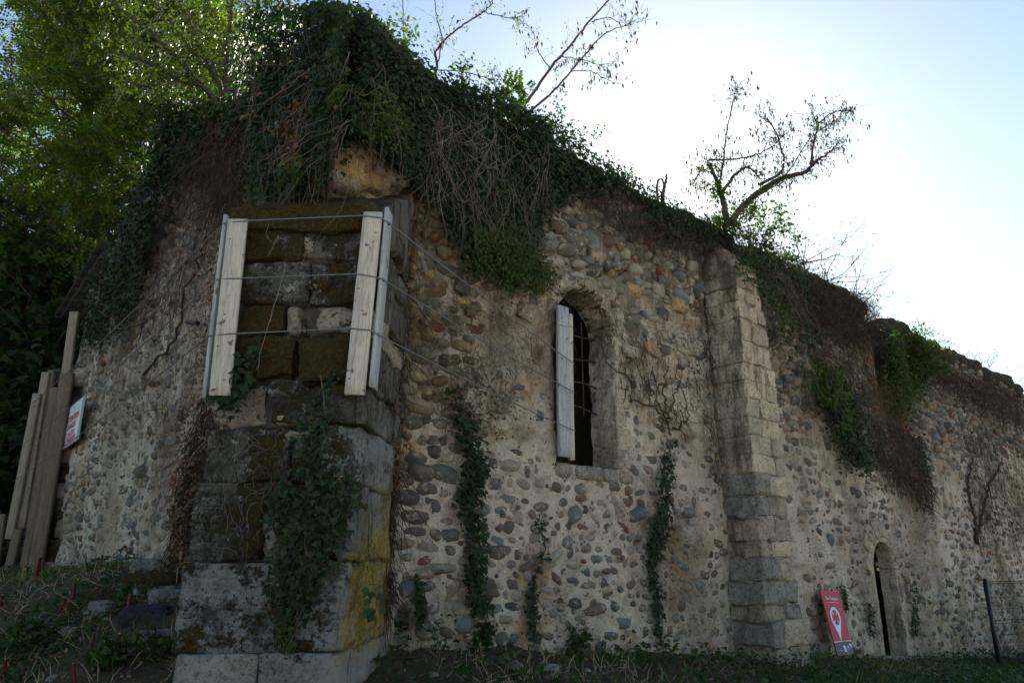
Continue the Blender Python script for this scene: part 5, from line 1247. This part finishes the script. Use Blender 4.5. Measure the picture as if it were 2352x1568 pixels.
for lab, poly, n, offs, m_, nl in [
   ("fringe of bare twigs and leaves along the far wall head, past the brick-edged opening", [(2015,765),(2080,780),(2170,820),(2250,855),(2352,890),(2352,925),(2250,890),(2160,855),(2080,820),(2015,800)], 1500, (-.9,.25), M_VINED, 900),
   ("fringe of dry twigs over the earth bank from the buttress to the step", [(1760,540),(1830,585),(1900,640),(1990,675),(2015,700),(2010,760),(1960,740),(1880,690),(1800,630),(1750,580)], 1300, (-.8,.3), M_VINED, 1500),
   ("fringe of grass and twigs from the stump to the crooked tree", [(1540,480),(1600,495),(1680,505),(1740,530),(1740,560),(1660,540),(1580,520)], 500, (-.7,.15), M_VINED, 1200)]:
    fg = thing("wall_fringe", lab, "brambles", loc=tuple(PR.px3(*poly[0], .0)))
    hang_vines(fg, "twigs", poly, n, m_, pl=PR, off=offs, L=(.12,.5), side=1.1, gravity=.0, flatten=False, r=(.002,.006))
    clad(fg, "leaves", poly, nl, M_CREEP, .055, SIMPLE, pl=PR, thick=(-.35,.2), ragged=.3, seed=len(poly)+n)
# sprigs along the head, between the saplings
for k, (x, y, T, s, lab) in enumerate([(1060,195,9.2,.30,"leafy sprig on the wall head under the arching locust sapling"),(1175,250,9.8,.34,"fern-like locust sprig at the foot of the leaning sapling"),(1280,290,10.3,.36,"upright leafy sprig right of the leaning sapling"),(1330,330,10.5,.34,"dense leafy sprig where the ivy curtain meets the bright sky"),(930,105,8.5,.28,"leafy sprig at the top right of the ivy mantle"),(1430,420,10.9,.26,"thin sprig against the glare left of the stump"),(870,70,8.3,.25,"leafy sprig cresting the ivy mantle"),(1120,225,9.5,.28,"small sprig between the two saplings")]):
    fr_ = k in (1,)
    bush(lab, at_depth(x, y+10, T), [(-.4,0,1),(.3,0,1),(.7,0,.7),(-.8,0,.6)], s, .006, 1, M_CREEP, 9 if not fr_ else 6, .06 if not fr_ else .2, SIMPLE if not fr_ else FROND7, 70+k, name="wall_sprig", cat="shrub", group="sprigs on the wall head", lspread=.05)
st = thing("stump", "forked dead stump standing against the glare on the wall head", "stump", loc=tuple(at_depth(1522, 470, 11.2)))
for pxs, r0, r1 in ([(1522,470),(1524,440),(1530,415),(1531,400)],.035,.016),([(1512,465),(1508,440),(1512,415),(1520,412),(1524,425),(1526,440)],.022,.014),([(1520,475),(1522,455),(1518,440)],.05,.012):
    q = smooth_path([at_depth(x, y, 11.2) for x, y in pxs], 14, .005); V, Fc = tubes([(q, np.linspace(r0, r1, 14))], 7); part("stem", V, Fc, M_BARK, st, True)

# ------------------------------------------------------------------ woodland behind the gable
def big_tree(label, x, y, h, cr, seed, mat, tm=FROND, lsize=.30, nclump=60, per=42, lean=(0,0), low=.28, group="trees behind the ruin"):
    rng = np.random.default_rng(seed); gz = float(ground_z(x, y)); base = np.array([x, y, gz-.1])
    root = thing("locust_tree" if tm is FROND else "broadleaf_tree", label, "tree", group, loc=tuple(base))
    top = base+np.array([lean[0], lean[1], h*.85]); q = smooth_path([base, base+(top-base)*.35+rv(1,.25,rng)[0], base+(top-base)*.7+rv(1,.35,rng)[0], top], 18, .03, rng)
    V, Fc = tubes([(q, np.linspace(.05+h*.011, .03, 18))], 8); part("trunk", V, Fc, M_BARK, root, True)
    cl = []
    for k in range(nclump):
        t = rng.random()**.8; zz = low+(1-low)*t; rr = cr*(math.sin(math.pi*min(1,(zz-low*.6)/(1.02-low*.6))**.8)**.6)*math.sqrt(rng.uniform(.12,1)); th = rng.uniform(0, 2*math.pi)
        ax = base+(top-base)*zz*1.08; cl.append(ax+np.array([math.cos(th)*rr, math.sin(th)*rr, rng.normal(0,.3)]))
    cl = np.array(cl); paths = []
    for c_ in cl:
        i = min(range(3,17), key=lambda i: np.linalg.norm(q[i]-(c_-np.array([0,0,.30*np.hypot(*(c_-q[i])[:2])]))))
        b = q[i]; m = (b+c_)/2+np.array([0,0,-.1*np.linalg.norm(c_-b)])+rv(1,.12,rng)[0]; sp = smooth_path([b, m, c_], 8, .03, rng); paths.append((sp, np.linspace(.05, .012, 8)))
        for _ in range(3): e = c_+rv(1,.5,rng)[0]; paths.append((np.array([sp[5], (sp[5]+e)/2+rv(1,.06,rng)[0], e]), [.018,.012,.006]))
    V, Fc = tubes(paths, 4); part("limbs", V, Fc, M_BARK, root, True, True)
    r = rng.uniform(.35,.95, nclump); N = nclump*per; ci = np.repeat(np.arange(nclump), per)
    d = unit(rv(N,1,rng)); P = cl[ci]+d*(r[ci]*rng.uniform(.2,1.1,N)**.6)[:,None]*np.array([1.25,1.25,.75])
    D = d*.8+rv(N,.5,rng)+np.array([0,0,-.35]); Nn = np.array([0,0,1.])+rv(N,.6,rng)
    V, Fc = leaves(P, D, Nn, lsize*rng.uniform(.6,1.2,N), tm); part("crown", V, Fc, mat, root, stuff=True); return root
TREES = [
 (-10.4,19.5,20,3.2,"tall sunlit locust tree directly behind the tallest timber",'T'),
 (-13.9,21.0,22,3.6,"tall locust tree at the left edge of the picture, its crown bright green",'T'),
 (-8.0,22.5,19,3.0,"locust tree whose crown shows between the gable and the fan of stems",'T'),
 (-17.0,25.0,25,4.0,"tallest locust tree, its crown reaching the upper left corner",'T'),
 (-11.8,26.0,24,3.8,"tall tree in the second row, crown under the blue gap of sky",'T'),
 (-6.4,29.0,23,3.4,"slender locust tree behind the fan of stems",'T'),
 (-21,30.0,26,4.4,"big tree far back at the left edge, only its top branches seen",'T'),
 (-15.2,33.0,27,4.4,"hindmost tree seen through the gaps of the nearer crowns",'T'),
 (-11.0,31.0,25,4.0,"farther locust tree filling the gap right of the second row",'T'),
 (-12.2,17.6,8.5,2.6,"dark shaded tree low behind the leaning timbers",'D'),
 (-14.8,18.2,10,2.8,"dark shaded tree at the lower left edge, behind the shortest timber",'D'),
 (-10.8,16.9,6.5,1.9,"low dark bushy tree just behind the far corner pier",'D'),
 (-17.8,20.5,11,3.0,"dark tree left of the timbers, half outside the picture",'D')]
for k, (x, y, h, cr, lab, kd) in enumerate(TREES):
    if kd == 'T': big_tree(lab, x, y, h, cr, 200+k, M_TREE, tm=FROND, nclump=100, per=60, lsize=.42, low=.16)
    else: big_tree(lab, x, y, h, cr, 200+k, M_TREE_SHADED, tm=IVY, lsize=.20, nclump=60, per=120, low=.03)
# the wood closes the view behind the trunks
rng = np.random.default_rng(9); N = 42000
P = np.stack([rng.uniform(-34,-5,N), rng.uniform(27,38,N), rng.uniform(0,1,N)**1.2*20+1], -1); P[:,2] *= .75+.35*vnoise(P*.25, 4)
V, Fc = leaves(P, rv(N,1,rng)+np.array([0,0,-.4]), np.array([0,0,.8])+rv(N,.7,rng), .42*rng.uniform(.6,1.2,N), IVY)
o = part("undergrowth", V, Fc, M_TREE_SHADED, None, stuff=True); o["label"] = "dark wood closing the view behind the nearer trees"; o["category"] = "wood"

# ------------------------------------------------------------------ ground cover, stones, stalks
def on_g(x, y): return np.stack([x, y, ground_z(x, y)], -1)
def front_of_walls(P, m=.12):
    q = P[:,:2]-np.array(C0); return ((q@PR.n > m) | (q@PR.u < 0)) & ((q@PL.n > m) | (q@PL.u < 0)) & ~((q@PR.n <= m) & (q@PL.n <= m))
def scatter_ground(n, box, rng, thr=-.1, sc=.9, seed=0):
    x = rng.uniform(box[0], box[1], n); y = rng.uniform(box[2], box[3], n); P = on_g(x, y)
    P = P[front_of_walls(P, .1)]; f = fbm(P*np.array([sc,sc,0]), 3, seed); return P[f > thr], f[f > thr]
rng = np.random.default_rng(77)
def cover(name, n, box, mat, size, tm, hmax, thr, seed, label, cat, up=.5):
    P, f = scatter_ground(n, box, rng, thr, .9, seed); m = len(P); P = P.copy(); P[:,2] += rng.uniform(0,1,m)**1.4*hmax*np.clip(.35+f-thr, .2, 1.3)+.01
    D = rv(m,.8,rng)*np.array([1,1,.35])+np.array([0,0,.1]); Nn = np.array([0,0,1.])+rv(m,.42,rng)+np.array([0,-.25,0])
    V, Fc = leaves(P, D, Nn, size*rng.uniform(.5,1.3,m), tm); o = part(name, V, Fc, mat, None, stuff=True); o["label"] = label; o["category"] = cat
cover("undergrowth", 24000, (-9.5,-2.2,4.6,14.5), M_WEED, .058, IVY, .20, -.02, 1, "dark green weeds and ivy covering the bank left of the pier", "weeds")
cover("undergrowth", 30000, (-1.6,14.5,6.8,21), M_WEED, .07, IVY, .22, -.35, 2, "low green weeds along the foot of the right walls", "weeds")
cover("fallen_leaves", 9000, (-9.5,-2.2,4.6,14.5), M_DEADL, .05, SIMPLE, .03, -.9, 3, "brown leaf litter lying on the bank left of the pier", "leaf litter")
cover("fallen_leaves", 9000, (-1.6,14.5,6.8,21), M_DEADL, .05, SIMPLE, .05, -.9, 4, "brown leaf litter along the foot of the right walls", "leaf litter")
def blades(n, box, thr, seed, L, mat, label, lean=.35, w=.006):
    P, f = scatter_ground(n, box, rng, thr, .8, seed); m = len(P); D = rv(m, lean, rng)+np.array([0,0,1.]); D = unit(D); X = unit(np.cross(D, rv(m,1,rng)))
    l = (L*rng.uniform(.4,1.2,m))[:,None]; b = unit(rv(m,1,rng)*np.array([1,1,0])); mid = P+D*l*.55+b*l*.10; tip = P+D*l*.85+b*l*.42; wv = X*w
    V = np.stack([P-wv, P+wv, mid+wv*.8, mid-wv*.8, tip], 1).reshape(-1,3); i = np.arange(m)*5
    F4 = np.stack([i,i+1,i+2,i+3],-1); F3 = np.stack([i+3,i+2,i+4],-1); o = part("grass", V, [F4, F3], mat, None, stuff=True); o["label"] = label; o["category"] = "grass"
blades(38000, (.5,14.5,7.5,21), -.25, 5, .19, M_GRASS, "green grass growing at the foot of the right walls")
blades(6000, (-9,-2.3,4.8,13), .1, 6, .16, M_GRASS, "scattered grass on the bank left of the pier")
blades(5000, (-1.2,8,7.4,15), -.1, 7, .28, M_STRAW, "dry straw coloured grass along the foot of the window wall", .8, .0035)
blades(4500, (-8,-2.4,5,12), -.2, 8, .32, M_STRAW, "dry straw and dead stems lying on the bank", 1.6, .0035)
def fallen(n, box, seed, label):
    r = np.random.default_rng(seed); P, f = scatter_ground(n, box, r, -2, 1, 3); n = len(P); d = np.abs((P[:,:2]-np.array(C0))@PR.n)
    V0, F0 = COBT[3][0]@np.diag([1,.8,1.])[:, [0,2,1]], COBT[3]; s_ = np.clip(r.lognormal(math.log(.03), .5, n), .012, .11)
    th = r.uniform(0, 6.3, n); c_, s2 = np.cos(th)[:,None], np.sin(th)[:,None]; x = V0[None,:,0]*s_[:,None]; y = V0[None,:,1]*s_[:,None]*.75; z = V0[None,:,2]*s_[:,None]*.7
    V = np.stack([x*c_-y*s2, x*s2+y*c_, z], -1)+P[:,None,:]+np.array([0,0,.01]); b = np.arange(n)[:,None,None]*len(V0)
    o = part("rubble", V.reshape(-1,3), [(F0[1][None]+b).reshape(-1,4), (F0[2][None]+b).reshape(-1,3)], M_COB, None, True, True); o["label"] = label; o["category"] = "rubble"
fallen(420, (-8.5,-2.3,5,13), 31, "small fallen stones strewn over the bank left of the pier")
fallen(900, (-1.3,13,7,20), 32, "small fallen stones along the foot of the right walls")
# tall dry stems and low shrubs at the wall foot
for k, (x, y, lab, mt, per, s, lev) in enumerate([
   (925,1480,"leafy weed clump at the pier's right foot",M_CREEP,14,.34,1),(1000,1478,"broad weed clump at the wall foot right of the pier",M_WEED,14,.30,1),
   (1110,1490,"low weed clump under the long ivy strand",M_WEED,14,.26,1),(1330,1500,"low weed clump under the barred window",M_WEED,12,.24,1),
   (1625,1495,"bare twiggy shrub left of the buttress foot",M_CREEP,1,.5,2),(1800,1492,"small leafy shrub at the buttress's right foot",M_CREEP,6,.55,2),
   (1880,1500,"bramble clump between buttress and red sign",M_CREEP,4,.4,2),(1960,1505,"dark weeds in front of the red sign",M_WEED,12,.3,1),
   (2110,1505,"dark leafy clump right of the arched doorway",M_WEED,16,.36,1),(2150,1512,"second dark leafy clump right of the doorway",M_WEED,16,.30,1),
   (345,1530,"nettle clump at the pier's left foot",M_CREEP,12,.26,1),(60,1500,"weed clump at the lower left corner of the bank",M_WEED,14,.3,1),(240,1545,"weed clump low on the bank, under the cut red stalks",M_WEED,14,.26,1)]):
    g_ = on_ground(x, y)
    bush(lab, g_, [(-.6,-.2,1),(.5,-.2,1),(0,-.5,1),(.8,0,.7),(-.9,0,.6)], s*.6, .004, lev, mt, per, .065, IVY if mt is M_WEED else SIMPLE, 300+k, name="weed_clump", cat="weed", wood=M_VINE, lspread=.05, wob=.06)
sap = thing("wall_sprig", "dark leafy sprig growing out of the pier's yellow side, low down", "shrub", loc=tuple(PP.px3(850, 1360, .02)))
q = [smooth_path([PP.px3(878,1345,-.2), PP.px3(862,1350,.0), PP.px3(850,1370,.08), PP.px3(848,1395,.10)], 10), smooth_path([PP.px3(878,1345,-.2), PP.px3(855,1340,.02), PP.px3(842,1345,.08)], 8), smooth_path([PP.px3(862,1350,.0), PP.px3(865,1385,.06), PP.px3(862,1405,.1)], 8)]
V, Fc = tubes([(a, .003) for a in q], 4); part("stems", V, Fc, M_VINED, sap, True, True)
P = np.array([PP.px3(x, y, .09) for x, y in [(848,1350),(842,1345),(850,1372),(845,1368),(856,1372),(850,1396),(842,1400),(858,1398),(864,1405),(870,1398),(860,1410),(868,1360),(852,1408)]])
V, Fc = leaves(P, rv(len(P),.5)+np.array([0,-.2,-.5]), np.array([0,-1.,.6])+rv(len(P),.25), .085, (SIMPLE[0]*np.array([1.3,1,1]), SIMPLE[1])); part("foliage", V, Fc, M_WEED, sap, stuff=True)
# stones on the bank
M_STONEW = mat_block("pale_boulder", (.24,.24,.225), lichen=.4, dark=.3); M_STONED = mat_block("dark_blue_boulder", (.04,.043,.055), lichen=.0, dark=.1)
for k, (x, y, rx, ry, rz, m, lab, ang) in enumerate([
   (338,1303,.20,.14,.10,M_STONEW,"pale rounded boulder at the top of the bank, under the gable wall",.2),
   (393,1375,.20,.10,.08,M_STONEW,"long pale stone lying right against the pier's left edge",.5),
   (362,1365,.22,.14,.08,M_BLOCK['grey'],"flat grey stone next to the long pale one by the pier",.2),
   (335,1422,.24,.17,.10,M_STONED,"dark blue flat boulder on the bank, largest there",.25),
   (232,1412,.15,.12,.12,M_STONEW,"pale rounded stone with a cut red stalk before it",0),
   (355,1340,.30,.18,.09,M_BLOCK['moss'],"mossy flat stone above the long pale one",0),
   (165,1455,.08,.06,.05,M_STONEW,"small pale stone in the middle of the bank",0),(150,1447,.06,.05,.04,M_STONEW,"smallest pale pebble, uphill of the small pale stone",0),
   (370,1475,.2,.15,.08,M_BLOCK['grey'],"half buried grey stone low beside the pier",.1),
   (1265,1540,.10,.07,.05,M_STONEW,"whitish stone in the weeds below the barred window",0),(2045,1518,.28,.18,.10,M_BLOCK['butt'],"flat threshold boulder at the foot of the arched doorway",.2),
   (2120,1530,.16,.12,.08,M_BLOCK['dark'],"dark stone right of the doorway threshold",0),(1700,1520,.10,.08,.05,M_STONEW,"small whitish stone at the buttress foot",0)]):
    g_ = on_ground(x, y); q, Fq = block_local((rx, ry, rz), r=min(rx,ry,rz)*.9, cell=.04, amp=.02, seed=400+k, nmax=10); c_, s_ = math.cos(ang), math.sin(ang)
    q = np.stack([q[:,0]*c_-q[:,1]*s_, q[:,0]*s_+q[:,1]*c_, q[:,2]], -1)
    o = link("boulder", build_mesh("boulder", q, [Fq], m, True), None, tuple(g_+np.array([0,0,rz*.05]))); tag(o, lab, "stone")
# cut red stalks
M_STALK = mat_plain("red_stalk", (.08,.010,.014), .5, var=.3, scale=30); M_CUT = mat_plain("cut_pith", (.34,.22,.12), .9)
STK = [(115,1345,.34,.032,"tallest cut red stalk, at the foot of the timbers"),(293,1318,.16,.022,"short cut red stalk before the small one under the gable wall"),(337,1312,.2,.02,"cut red stalk just left of the pale rounded boulder"),
 (8,1395,.12,.022,"cut red stalk at the left edge of the bank"),(243,1398,.24,.024,"thick cut red stalk left of centre on the bank"),(200,1422,.18,.026,"broken red stalk leaning left on the bank"),
 (222,1420,.14,.024,"stubby red stalk beside the broken leaning one"),(418,1450,.30,.028,"cut red stalk standing before the pale rounded stone"),(383,1508,.16,.034,"fat short red stalk below the pale rounded stone"),
 (303,1503,.14,.016,"thin pale tipped red stalk low on the bank"),(345,1515,.10,.018,"small red stump left of the fat short one"),(249,1597,.18,.022,"lone cut red stalk near the bottom of the bank"),(5,1585,.2,.022,"cut red stalk at the bottom left corner")]
for k, (x4, y4, h, r, lab) in enumerate(STK):
    x, y = x4*.68, 1263+(y4-1263)*.96                    # survey positions
    rs = np.random.default_rng(500+k); g_ = on_ground(x, y); st = thing("cut_stalk", lab, "plant stalk", "cut red stalks on the bank", loc=tuple(g_))
    d = unit(np.array([rs.normal(0,.25), rs.normal(0,.2), 1.])); q = np.array([g_-d*.05, g_+d*h*.5+rs.normal(0,.003,3), g_+d*h]); V, Fc = tubes([(q, [r*.8, r*.7, r*.66])], 8); part("stem", V, Fc, M_STALK, st, True)
    V, Fc = tubes([(np.array([q[2]-d*.004, q[2]+d*.006]), [r*.6, r*.05])], 8); part("cut_end", V, Fc, M_CUT, st)
